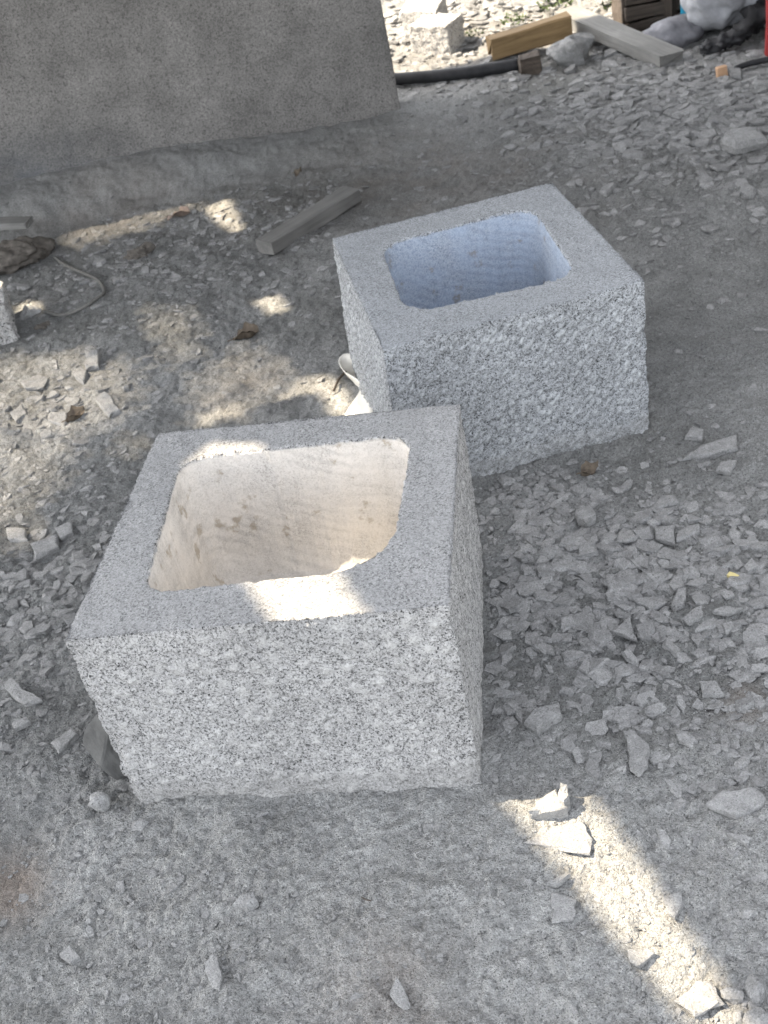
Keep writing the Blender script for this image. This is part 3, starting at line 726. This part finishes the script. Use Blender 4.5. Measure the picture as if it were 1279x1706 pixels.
HERO = [
 ([(872, 1408), (922, 1379), (972, 1372), (984, 1399), (984, 1427)], .009, .95, 'triangular pale flake in the bright sun strip with a sharp dark shadow', (0, .03)),
 ([(880, 1356), (903, 1332), (926, 1320), (935, 1338), (948, 1350), (905, 1356)], .026, .95, 'bright chunky flake at the upper end of the sun strip', (0, .1)),
 ([(928, 1338), (934, 1312), (946, 1312), (949, 1334), (940, 1344)], .04, 1.0, 'small upright white stone at the top of the sun strip', (0, .1)),
 ([(908, 1476), (935, 1461), (950, 1460), (928, 1479)], .010, .85, 'small half lit flake on the left border of the sun strip', (-.1, .1)),
 ([(1045, 1587), (1080, 1584), (1093, 1592), (1066, 1612), (1048, 1603)], .011, .9, 'pale chip in the middle of the lower sun strip', (-.1, .1)),
 ([(1157, 1640), (1184, 1640), (1203, 1674), (1157, 1696), (1120, 1672)], .010, .62, 'grey square flake crossing the sun strip at its lower right border', (0, .05)),
 ([(920, 1489), (960, 1503), (958, 1537), (920, 1540)], .006, .55, 'square grey flake flat in the dust left of the sun strip', (0, 0)),
 ([(1103, 1498), (1135, 1490), (1138, 1512), (1124, 1533), (1112, 1522)], .010, .66, 'pointed oval grey pebble right of the sun strip', (0, .1)),
 ([(1175, 1341), (1190, 1325), (1250, 1313), (1277, 1325), (1268, 1346), (1225, 1362)], .016, .6, 'broad flat speckled flake near the right border above the pointed pebble', (0, .06)),
 ([(1211, 1392), (1240, 1395), (1252, 1400), (1245, 1412)], .008, .75, 'thin pale sliver lying below the broad speckled flake', (0, .1)),
 ([(872, 1203), (893, 1183), (930, 1175), (937, 1193), (895, 1216)], .026, .82, 'blocky white speckled granite chunk right of the front basin', (.05, .1)),
 ([(1038, 1221), (1055, 1219), (1080, 1245), (1080, 1280), (1065, 1296), (1050, 1285), (1046, 1250)], .012, .62, 'long grey flake pointing down in the dust right of the white chunk', (.05, 0)),
 ([(1165, 1140), (1193, 1137), (1207, 1160), (1170, 1162)], .012, .78, 'pale four sided chip by the right edge of the rubble', (0, .1)),
 ([(1089, 880), (1124, 876), (1125, 908), (1092, 897)], .014, .72, 'pale rectangular chip in the upper part of the right rubble', (0, .12)),
 ([(957, 856), (965, 845), (985, 846), (993, 860), (978, 870), (962, 866)], .026, .6, 'round bluish stone in the rubble between the basins', (0, 0)),
 ([(1022, 1056), (1050, 1030), (1062, 1069)], .010, .68, 'sharp triangular flake in the middle of the right rubble', (-.05, .2)),
 ([(1053, 1001), (1090, 997), (1112, 1007), (1085, 1020)], .012, .7, 'long lens shaped chip above the sharp triangular flake', (0, .15)),
 ([(1118, 1010), (1130, 985), (1144, 981), (1140, 1008), (1125, 1016)], .022, .66, 'upright rounded chip right of the lens shaped chip', (0, .2)),
 ([(1135, 1035), (1170, 1012), (1172, 1030), (1148, 1041)], .012, .76, 'speckled wedge in the right rubble below the upright rounded chip', (0, .2)),
 ([(1185, 1022), (1205, 1014), (1240, 1016), (1212, 1026)], .010, .75, 'long thin speckled splinter at the right end of the rubble', (0, .2)),
 ([(1123, 1217), (1145, 1222), (1163, 1236), (1150, 1245), (1130, 1235)], .014, .74, 'slanting pale chip in the dust right of the long grey flake', (0, .1)),
 ([(1138, 765), (1165, 745), (1226, 727), (1228, 748), (1190, 758)], .018, .78, 'long pale slab chip lying right of the rear basin', (0, .06)),
 ([(1141, 730), (1155, 712), (1172, 718), (1170, 732)], .018, .66, 'grey knobby chip between the rear basin and the long slab chip', (0, .1)),
 ([(1192, 783), (1200, 772), (1227, 768), (1217, 788)], .016, .66, 'grey chip just below the long pale slab chip', (0, .1)),
 ([(1200, 236), (1215, 220), (1262, 218), (1277, 230), (1225, 243)], .045, .78, 'big rounded pale chunk near the right border in the upper part', (0, .1)),
 ([(5, 1143), (21, 1132), (39, 1152), (69, 1166), (42, 1174)], .016, .9, 'jagged white flake near the left edge level with the front basin', (0, .15)),
 ([(20, 1208), (45, 1198), (52, 1205), (25, 1218)], .012, .62, 'small grey flake below the jagged white flake at left', (0, .1)),
 ([(85, 1240), (120, 1216), (131, 1224), (97, 1253)], .014, .6, 'oblong grey chip left of the large dark rock', (0, .1)),
 ([(649, 1660), (662, 1631), (685, 1680), (672, 1684)], .008, .8, 'pale pointed flake at the bottom centre of the photograph', (0, .1)),
 ([(342, 1606), (356, 1588), (372, 1626), (367, 1655), (352, 1645)], .008, .66, 'curved grey flake with a dark rim at bottom left of centre', (.1, 0)),
 ([(98, 1592), (118, 1577), (133, 1596), (118, 1606)], .016, .72, 'single angular grey stone at the lower left', (0, .1)),
 ([(388, 1508), (400, 1494), (424, 1488), (430, 1502), (412, 1513)], .018, .74, 'pale lumpy stone left of centre in the foreground dust', (0, .1)),
 ([(142, 588), (164, 586), (163, 608), (142, 612)], .022, .95, 'pale square chip standing alone at the upper edge of the sunlit patch', (0, .3)),
 ([(158, 668), (175, 655), (200, 683), (180, 690)], .018, 1.0, 'white triangular chip at the right end of the sunlit patch', (0, .2)),
 ([(80, 702), (86, 690), (113, 690), (108, 713)], .020, .95, 'pale square chip beside the brown leaf in the sunlit patch', (0, .2)),
 ([(122, 624), (135, 612), (145, 620), (138, 636)], .020, .93, 'pale chip with a shaded side at the middle of the sunlit patch', (0, .2)),
 ([(35, 638), (68, 625), (82, 632), (72, 645), (42, 648)], .014, .9, 'long pale slab chip at the left of the sunlit patch', (0, .1)),
 ([(18, 690), (38, 676), (44, 690), (26, 702)], .018, .92, 'pale blunt chip at the lower left of the sunlit patch', (0, .2)),
 ([(10, 882), (40, 883), (46, 900), (14, 900)], .020, .92, 'pale brick shaped chip at the left border below the sunlit patch', (0, .2)),
 ([(52, 908), (95, 893), (98, 912), (60, 930)], .022, .7, 'large grey oblong chip in the shaded rubble left of the front basin', (0, .1)),
 ([(92, 882), (118, 872), (122, 888), (100, 896)], .018, .66, 'grey wedge chip above the large oblong chip at left', (0, .1)),
]
rg_ = np.random.default_rng(3)
HERO_P = []
for i, (poly, th, ti, lab, tl) in enumerate(HERO):
    c = np.mean(poly, 0); z = GZ(*c)[2]
    P = G2(poly, z + th * .6); HERO_P.append(P)
    tag(flake('stone_chip', P, z + (.005 if th < .013 else .002), th, M_CHIP, max(.36 * ti ** 1.6, .34 if c[1] > 1300 else .30), 700 + i, .92, (tl[0] * .4, tl[1] * .4)), lab, 'stone chip')
for i, (px, py, s) in enumerate(((1222, 1650, .036), (1258, 1648, .044), (1268, 1700, .046), (1232, 1690, .028))):
    q = GZ(px, py)
    tag(lump('stone_lump', q + [0, .0, -.006], (s, s * .85, s * .75), M_CHIP, 140 + i, .3, i * 1.3, .12, 3, True, .31),
        ('smaller upper left stone', 'upper right rounded stone', 'lowest large stone', 'smallest front stone')[i] + ' of the pile in the bottom right corner', 'stone', 'stones piled in the bottom right corner')

# ------------------------------------------------------------------ chips and rubble
# zone: centre in the photograph, radius in metres, how many, size range, tint range (set by how brightly each zone is lit)
ZONES = [
 ('right', (950, 930), .26, 1500, (.008, .058), (.265, .34)), ('right', (1090, 1040), .24, 1200, (.008, .062), (.265, .34)), ('right', (1040, 1170), .28, 800, (.006, .050), (.265, .34)),
 ('right', (880, 1010), .12, 500, (.006, .032), (.265, .34)), ('right', (1220, 960), .3, 700, (.007, .055), (.265, .34)), ('right', (1200, 1250), .22, 450, (.006, .032), (.265, .34)),
 ('right', (1170, 820), .45, 400, (.006, .034), (.265, .34)), ('right', (900, 830), .12, 350, (.008, .035), (.265, .34)),
 ('upper right', (1160, 180), .55, 1500, (.018, .085), (.21, .31)), ('upper right', (1230, 260), .5, 900, (.015, .08), (.21, .31)), ('upper right', (1000, 210), .55, 500, (.014, .06), (.21, .31)), ('upper right', (1220, 130), .6, 900, (.02, .10), (.21, .31)),
 ('upper right', (1150, 420), .8, 420, (.010, .05), (.21, .31)),
 ('left', (130, 960), .24, 1300, (.008, .056), (.235, .32)), ('left', (60, 1080), .25, 600, (.008, .04), (.235, .32)), ('left', (110, 1250), .2, 500, (.006, .03), (.235, .32)),
 ('sunlit', (70, 680), .25, 620, (.010, .050), (.24, .37)), ('sunlit', (130, 740), .25, 250, (.008, .035), (.24, .37)), ('sunlit', (40, 840), .2, 240, (.008, .04), (.24, .37)),
 ('middle', (340, 390), .42, 900, (.012, .055), (.23, .33)), ('middle', (290, 560), .3, 420, (.010, .045), (.23, .33)), ('middle', (150, 470), .4, 500, (.012, .055), (.23, .33)), ('middle', (400, 470), .45, 550, (.010, .045), (.23, .33)), ('middle', (430, 640), .35, 260, (.006, .03), (.23, .33)),
 ('far', (800, 40), .9, 1500, (.02, .09), (.16, .31)), ('far', (960, 30), .9, 1300, (.02, .10), (.16, .31)), ('far', (720, 120), .5, 350, (.02, .07), (.16, .31)),
 ('front', (170, 1380), .12, 320, (.004, .022), (.25, .36)), ('front', (280, 1520), .2, 420, (.004, .024), (.25, .36)), ('front', (430, 1420), .2, 330, (.004, .018), (.25, .36)), ('front', (1150, 1450), .22, 430, (.004, .022), (.25, .36)), ('front', (1230, 1640), .09, 240, (.006, .024), (.25, .36)), ('front', (600, 1400), .35, 420, (.003, .012), (.25, .36)), ('front', (400, 1600), .3, 420, (.004, .02), (.25, .36)), ('front', (950, 1600), .3, 300, (.003, .012), (.25, .36)),
 ('dust', (820, 250), 1.0, 500, (.010, .04), (.18, .26)), ('dust', (480, 300), .7, 300, (.01, .04), (.18, .26)),
]
def chip_shape(k, sd):
    rg = np.random.default_rng(sd); an = np.sort((np.arange(k) + rg.uniform(-.36, .36, k)) / k * 2 * math.pi)
    r = rg.uniform(.72, 1.12, k); el = rg.uniform(1.0, 2.1); th = rg.uniform(.10, .32)
    P = np.column_stack((np.cos(an) * r * el, np.sin(an) * r)); P /= np.abs(P).max() * 2
    tl = rg.uniform(-.3, .3, 2); tp = rg.uniform(.68, .95); off = rg.uniform(-.06, .06, 2)
    bot = np.column_stack((P * .95, np.full(k, -.5 * th)))
    mid = np.column_stack((P * rg.uniform(.95, 1.05, (k, 1)), th * rg.uniform(-.05, .25, k)))
    tq = P * tp * rg.uniform(.92, 1.04, (k, 1)) + off; up = np.column_stack((tq, th * .5 + tq @ tl * .5))
    V = np.vstack((bot, mid, up)); f = []
    for a in (0, k):
        for i in range(k): f.append([a + i, a + (i + 1) % k, a + k + (i + 1) % k, a + k + i])
    f.append([2 * k + i for i in range(k)])
    return V, f
LIB = [chip_shape(4 + (i % 4), 900 + i) for i in range(44)]

foot = [grow(A_BOT, .004), grow(B_BOT, .006)]
cand = []
for z, c, r, n, (s0, s1), (t0, t1) in ZONES:
    q = g(*c)[:2]
    P = q + RNG.normal(size=(n, 2)) * r * .55
    u = RNG.random(n); s = s0 * (s1 / s0) ** (u ** 2.0)
    t = RNG.uniform(t0, t1, n)
    cand.append((np.full(n, z), P, s, t))
# a thin scatter over the whole yard, nearest first
n = 12000; yy = .85 + 4.6 * RNG.random(n) ** 1.5; xx = (RNG.random(n) * 2 - 1) * (.85 + .36 * yy) + .08 * yy + .1
cand.append((np.where(yy < 1.6, 'front', 'dust'), np.column_stack((xx, yy)), .0030 * (1 + yy * .28) * (5.0 ** (RNG.random(n) ** 2.2)), np.where(yy < 1.45, RNG.uniform(.25, .34, n), RNG.uniform(.18, .27, n))))  # nearer chips paler, following the light falloff painted on the ground
n = 9000; yy = .84 + .75 * RNG.random(n); xx = (RNG.random(n) * 2 - 1) * (.70 + .3 * yy) - .05       # fine grit close by
cand.append((np.full(n, 'front'), np.column_stack((xx, yy)), .0022 * 2.6 ** (RNG.random(n) ** 2), RNG.uniform(.20, .40, n)))
zn = np.concatenate([c[0] for c in cand]); P = np.vstack([c[1] for c in cand]); sz = np.concatenate([c[2] for c in cand]); ti = np.concatenate([c[3] for c in cand])
ok = np.ones(len(P), bool)
for f in foot: ok &= ~inpoly(P, f) & (dist_poly(P, f) > sz * .42)
for f in HERO_P: ok &= dist_poly(P, f) > sz * .3
rel = P - SLAB_P[:2]; a_ = rel @ SL_D; dn = rel @ SL_N
ok &= ~((a_ > -.05) & (dn < sz * .4) & (dn > -.3)) & ~((a_ > .2) & (dn < .42) & (dn > -.3) & (RNG.random(len(P)) < .85))
ok &= P[:, 1] > .6
zn, P, sz, ti = zn[ok], P[ok], sz[ok], ti[ok]
HZ = hbase(P)
# how large each shows, and whether it stands in the picture
D3 = np.column_stack((P, HZ)) - EYE; dep = D3 @ FW
ix = CX + FPX * (D3 @ RV) / dep; iy = CY - FPX * (D3 @ UV) / dep
vis = (ix > 3) & (ix < 1276) & (iy > 3) & (iy < 1703)
show = np.where(vis, sz * FPX / dep, 0)
order = np.argsort(-show); N_IND = 255
ind = np.zeros(len(P), bool); ind[order[:N_IND]] = True
k_ = RNG.integers(0, len(LIB), len(P)); rz = RNG.random(len(P)) * 6.283
tx = RNG.normal(size=len(P)) * .12; ty = RNG.normal(size=len(P)) * .12
lift = -.005 + .17 * RNG.random(len(P)) ** 2 * np.clip(rubble(P) * 1.3, 0, 1)

GRP = {'right': 'chips in the right rubble bed', 'upper right': 'chips at upper right', 'left': 'chips left of the front basin', 'sunlit': 'chips in the sunlit left patch',
       'middle': 'chips between slab and basins', 'far': 'chips on the far heap', 'front': 'chips in the foreground dust', 'dust': 'chips on the trodden dust'}
def zone_of(x, y, z):
    if z in ('far', 'sunlit'): return z
    if y > 1330: return 'front'
    if x < 260 and y > 800: return 'left'
    if x > 770 and y > 720: return 'right'
    if x > 900 and y < 720: return 'upper right'
    if x < 620 and y < 720: return 'middle'
    return 'dust'
MARKS = [  # things to find one's way by: where they show in the photograph
 (740, 60, 'the pale granite cubes'), (890, 82, 'the yellow timber beam'), (962, 85, 'the bluish broken rock'), (1040, 70, 'the long grey plank'), (1125, 92, "the grey plank's lower end"),
 (1205, 118, 'the orange packet'), (1220, 72, 'the black rag'), (1240, 230, 'the big rounded pale chunk'), (780, 128, 'the black pipe'), (1275, 60, 'the red pipe'),
 (918, 305, "the rear basin's far corner"), (1073, 467, "the rear basin's right corner"), (1083, 722, "the rear basin's right foot"), (1190, 745, 'the long pale slab chip'), (983, 790, 'the small dry leaf'),
 (975, 857, 'the round bluish stone'), (1108, 890, 'the pale rectangular chip'), (1080, 1008, 'the lens shaped chip'), (1045, 1053, 'the sharp triangular flake'), (1220, 969, 'the small yellow chip'), (1212, 1020, 'the long thin splinter'),
 (1186, 1150, 'the pale four sided chip'), (1060, 1258, 'the long grey flake'), (905, 1200, 'the blocky white chunk'), (1145, 1232, 'the slanting pale chip'), (1225, 1338, 'the broad speckled flake'), (808, 1000, "the front basin's right side"), (806, 1310, "the front basin's right foot"),
 (935, 1400, 'the bright triangular flake'), (1245, 1660, 'the bottom right stone pile'), (35, 1150, 'the jagged white flake'), (75, 912, 'the large oblong chip'), (170, 1260, 'the large dark rock'), (108, 1235, 'the oblong grey chip'),
 (180, 678, 'the white triangular chip'), (128, 698, 'the brown leaf'), (153, 598, 'the pale square chip'), (298, 360, 'the orange leaf'), (232, 428, 'the reddish bark fragment'), (412, 567, 'the curled brown leaf'), (510, 380, 'the weathered grey board'), (150, 500, 'the curling rope'), (375, 355, 'the bright sun spots'), (595, 640, 'the curled white strip')]
USED = {}
def chip_label(i):
    x, y = ix[i], iy[i]
    k = len(LIB[k_[i]][0]) // 3; E = LIB[k_[i]][0][k:2 * k]; L = np.ptp(E[:, 0]) / max(np.ptp(E[:, 1]), 1e-6)
    shape = 'slender' if L > 1.75 else {4: 'four sided', 5: 'five sided', 6: 'six sided', 7: 'rounded'}[k]
    big = 'large' if show[i] > 62 else ('middling' if show[i] > 46 else 'small')
    for _, mx, my, nm in sorted((math.hypot(x - mx, (y - my) * 1.3), mx, my, nm) for mx, my, nm in MARKS)[:4]:
        dx, dy = x - mx, (y - my) * 1.3; d = math.hypot(dx, dy)
        side = ('right of' if dx > 0 else 'left of') if abs(dx) > 2.2 * abs(dy) else (('in front of' if dy > 0 else 'behind') if abs(dy) > 2.2 * abs(dx) else ('before and %s of' if dy > 0 else 'behind and %s of') % ('right' if dx > 0 else 'left'))
        lab = '%s %s %s chip %s%s %s' % (big, 'pale' if ti[i] > .30 else 'grey', shape, 'close ' if d < 55 else '', side, nm)
        if lab not in USED: break
    USED[lab] = 1
    return lab
LM = {}
for i in np.flatnonzero(ind):
    key = (k_[i], int(ti[i] * 40))
    if key not in LM:
        V, f = LIB[k_[i]]
        me = np_mesh('stone_chip', V, np.concatenate(f), [len(q) for q in f], False, {'tint': np.full(len(V), (key[1] + .5) / 40)})
        me.materials.append(M_CHIP); LM[key] = me
    o = bpy.data.objects.new('stone_chip', LM[key]); COL.objects.link(o)
    o.location = (P[i, 0], P[i, 1], HZ[i] + sz[i] * lift[i] + .001); o.rotation_euler = (tx[i], ty[i], rz[i]); o.scale = (sz[i],) * 3
    tag(o, chip_label(i), 'stone chip', GRP[zone_of(ix[i], iy[i], zn[i])])

def join_chips(sel):
    Vs, Fs, Ss, Ts = [], [], [], []; off = 0
    for k in range(len(LIB)):
        m = np.flatnonzero(sel & (k_ == k))
        if len(m) == 0: continue
        V, f = LIB[k]; c, s = np.cos(rz[m]), np.sin(rz[m]); L = V[None] * sz[m][:, None, None]
        X = L[..., 0] * c[:, None] - L[..., 1] * s[:, None]; Y = L[..., 0] * s[:, None] + L[..., 1] * c[:, None]
        Z = L[..., 2] + X * tx[m][:, None] + Y * ty[m][:, None] + (HZ[m] + sz[m] * lift[m] + .001)[:, None]
        Vs.append(np.stack((X + P[m, 0][:, None], Y + P[m, 1][:, None], Z), -1).reshape(-1, 3)); Ts.append(np.repeat(ti[m], len(V)))
        fl = np.concatenate(f); n = len(V); sh = (off + np.arange(len(m)) * n)[:, None]
        Fs.append((fl[None] + sh).ravel()); Ss.append(np.tile([len(q) for q in f], len(m))); off += n * len(m)
    return np_mesh('stone_rubble', np.vstack(Vs), np.concatenate(Fs), np.concatenate(Ss), False, {'tint': np.concatenate(Ts)})
o = link('stone_rubble', join_chips(~ind), M_CHIP); o['kind'] = 'stuff'
tag(o, 'grey stone rubble and grit scattered over the yard', 'rubble')

# weeds on the far heap
def weed(px, py, s, label, sd):
    rg = np.random.default_rng(sd); q = GZ(px, py); V = []; f = []
    for i in range(70):
        a = rg.random() * 6.283; r = s * rg.random() ** .6; c = np.array([math.cos(a) * r, math.sin(a) * r * .8, s * .5 * rg.random() * (1 - (r / s) ** 2) + .004])
        d = rg.normal(size=3); d[2] = abs(d[2]) * .6; d /= np.linalg.norm(d); e = np.cross(d, rg.normal(size=3)); e /= np.linalg.norm(e)
        L = s * .28; k = len(V); V += [c, c + d * L * .5 + e * L * .22, c + d * L, c + d * L * .5 - e * L * .22]; f += [k, k + 1, k + 2, k + 3]
    me = np_mesh('weed', np.array(V), f, [4] * (len(f) // 4)); o = link('weed', me, M_PLANT, None, q)
    return tag(o, label, 'weed', 'weeds on the far heap')
weed(860, 48, .09, 'dark low weed on the sunny heap above the yellow beam', 1)
weed(925, 22, .10, 'dark tuft of weed left of the pale lidded crate', 2)
weed(788, 72, .06, 'small weed beside the front pale cube', 3)
weed(1035, 12, .10, 'olive weed at the top edge near the crate', 4)

# ------------------------------------------------------------------ unseen net roof added to shade the yard, holes shaped for its sun patches
RH = 3.2
def roof_at(px, py, z=0.0):
    q = g(px, py, z); t = (RH - q[2]) / (-SUN_DIR[2]); return (q - SUN_DIR * t)[:2]
def R2(pts, z=0.0): return np.array([roof_at(x, y, z) for x, y in pts])
HOLES = [                                                # gaps cut to shape the sun patches
 np.array([(-2.483, 2.74), (-2.43, 2.79), (-2.340, 2.75), (-2.232, 2.30), (-2.200, 2.19), (-2.04, 1.45), (-2.095, 1.45), (-2.172, 1.78), (-2.332, 2.22), (-2.368, 2.32)]),
 R2([(528, 642), (562, 636), (597, 690), (600, 720), (572, 722)]),
 R2([(332, 318), (360, 308), (366, 318), (345, 332)]),
 R2([(343, 347), (385, 335), (410, 387), (385, 387), (358, 367)]),
 R2([(425, 505), (465, 496), (487, 520), (455, 528)]),
 R2([(28, 508), (64, 503), (74, 526), (28, 538)]),
]
SOFT = [                                                 # dithered openings shaped for half-lit patches: (outline, share of open mesh, softness)
 (R2([(-40, 585), (60, 600), (130, 590), (215, 610), (228, 680), (150, 725), (60, 735), (-40, 720)]), .31, .08),
 (R2([(-60, 720), (135, 725), (95, 790), (30, 900), (-60, 915)]), .28, .08),
 (R2([(255, 520), (330, 530), (345, 570), (300, 612), (262, 600)]), .27, .06),
 (R2([(325, 650), (400, 580), (490, 620), (470, 670), (380, 690), (310, 695)]), .22, .07),
 (R2([(100, 365), (230, 330), (320, 322), (332, 345), (200, 397), (120, 405)]), .30, .05),
 (R2([(315, 690), (400, 668), (540, 634), (545, 650), (400, 686), (330, 706)]), .85, .014),
 (R2([(200, 720), (255, 715), (250, 740), (200, 760)]), .2, .05),
]
def roof():
    root = bpy.data.objects.new('added_shade_roof', None); COL.objects.link(root); root.location = (-3.0, 2.8, RH)
    tag(root, 'unseen shade net roof added above the yard to shape narrow sunbeams', 'shade roof')
    cs = .0125
    xs = np.arange(-5.2, 2.4, cs); ys = np.arange(.2, 6.75, cs)
    X, Y = np.meshgrid(xs + cs / 2, ys + cs / 2); P = np.column_stack((X.ravel(), Y.ravel()))
    open_ = np.zeros(len(P))
    for h in HOLES: open_[inpoly(P, h)] = 1.0
    for poly, fr, soft in SOFT:
        near = (np.abs(P - poly.mean(0)).max(1) < 1.0); Q = P[near]
        ed = np.full(len(Q), 9.0)
        for i in range(len(poly)):
            a, b = poly[i], poly[(i + 1) % len(poly)]; ab = b - a; t = np.clip(((Q - a) @ ab) / (ab @ ab), 0, 1)
            ed = np.minimum(ed, np.linalg.norm(Q - a - t[:, None] * ab, axis=1))
        sd = np.where(inpoly(Q, poly), ed, -ed) + .05 * fbm(Q[:, 0] * 9, Q[:, 1] * 9, 71, 3)
        open_[near] = np.maximum(open_[near], fr * sstep(-soft, soft, sd))
    ii = np.round((P[:, 0] - xs[0]) / cs); jj = np.round((P[:, 1] - ys[0]) / cs)
    thr = (52.9829189 * ((.06711056 * ii + .00583715 * jj) % 1.0)) % 1.0
    solid = thr >= open_
    edge = 6.36 + .12 * fbm(P[:, 0] * 1.6, P[:, 0] * 0, 77, 3) + .0 * P[:, 0]
    solid &= P[:, 1] < edge
    solid &= (P[:, 0] < -.27) | (P[:, 1] > 3.5)  # cloth carried over to the right at the back to dim its skylight
    solid = solid.reshape(X.shape)
    ny, nx = solid.shape
    # merge runs of cloth cells along x into strips
    q = []
    for j in range(ny):
        row = solid[j]; d = np.diff(np.r_[0, row.astype(np.int8), 0]); st = np.flatnonzero(d == 1); en = np.flatnonzero(d == -1)
        for a, b in zip(st, en): q.append((xs[0] + a * cs, xs[0] + b * cs, ys[j], ys[j] + cs))
    q = np.array(q); n = len(q)
    zt = np.zeros(n)
    V = np.stack((np.stack((q[:, 0], q[:, 2], zt), 1), np.stack((q[:, 1], q[:, 2], zt), 1), np.stack((q[:, 1], q[:, 3], zt), 1), np.stack((q[:, 0], q[:, 3], zt), 1)), 1).reshape(-1, 3)
    V = V - np.array([-3.0, 2.8, 0])
    me = np_mesh('blocker_cloth', V, np.arange(4 * n), np.full(n, 4), False); link('blocker_cloth', me, M_NET, root)
    for (x, y) in ((-5.2, .3), (-5.2, 6.2)):
        o = tube('post', [(x + 3, y - 2.8, -RH - .1), (x + 3, y - 2.8, -RH / 2), (x + 3, y - 2.8, -.09)], .04, M_STEEL, 12, 2, None, root)
    for y in (.3, 6.2):
        o = tube('rafter', [(-2.3, y - 2.8, -.05), (0, y - 2.8, -.05), (2.7, y - 2.8, -.05)], .03, M_STEEL, 10, 2, None, root)
    o = tube('purlin', [(-2.2, -2.6, -.05 + .0), (-2.2, .4, -.05), (-2.2, 3.5, -.05)], .035, M_STEEL, 10, 2, None, root)
roof()

# ------------------------------------------------------------------ unseen wall added on the right to keep light off the right-hand faces
def blocker_wall():
    root = bpy.data.objects.new('blocker_wall', None); COL.objects.link(root); root.location = (2.35, 3.0, 0)
    tag(root, 'dark unseen wall added along the right to block side light', 'wall')
    for nm, (y0, y1, x0, x1, z0, z1), m in (('blocker_face', (-1.6, 4.6, 0, .2, -.2, 3.8), M_WALL), ('blocker_coping', (-1.65, 4.65, -.04, .24, 3.803, 3.9), M_WALL)):
        o = rough_box(nm, [(x0, y0, z0), (x1, y0, z0), (x1, y1, z0), (x0, y1, z0), (x0, y0, z1), (x1, y0, z1), (x1, y1, z1), (x0, y1, z1)], m, 5, .006, 5, .01, 91); o.parent = root
M_WALL = plain('blocker_wall_render', (.09, .088, .082), .9, 4, .3, .004)
blocker_wall()
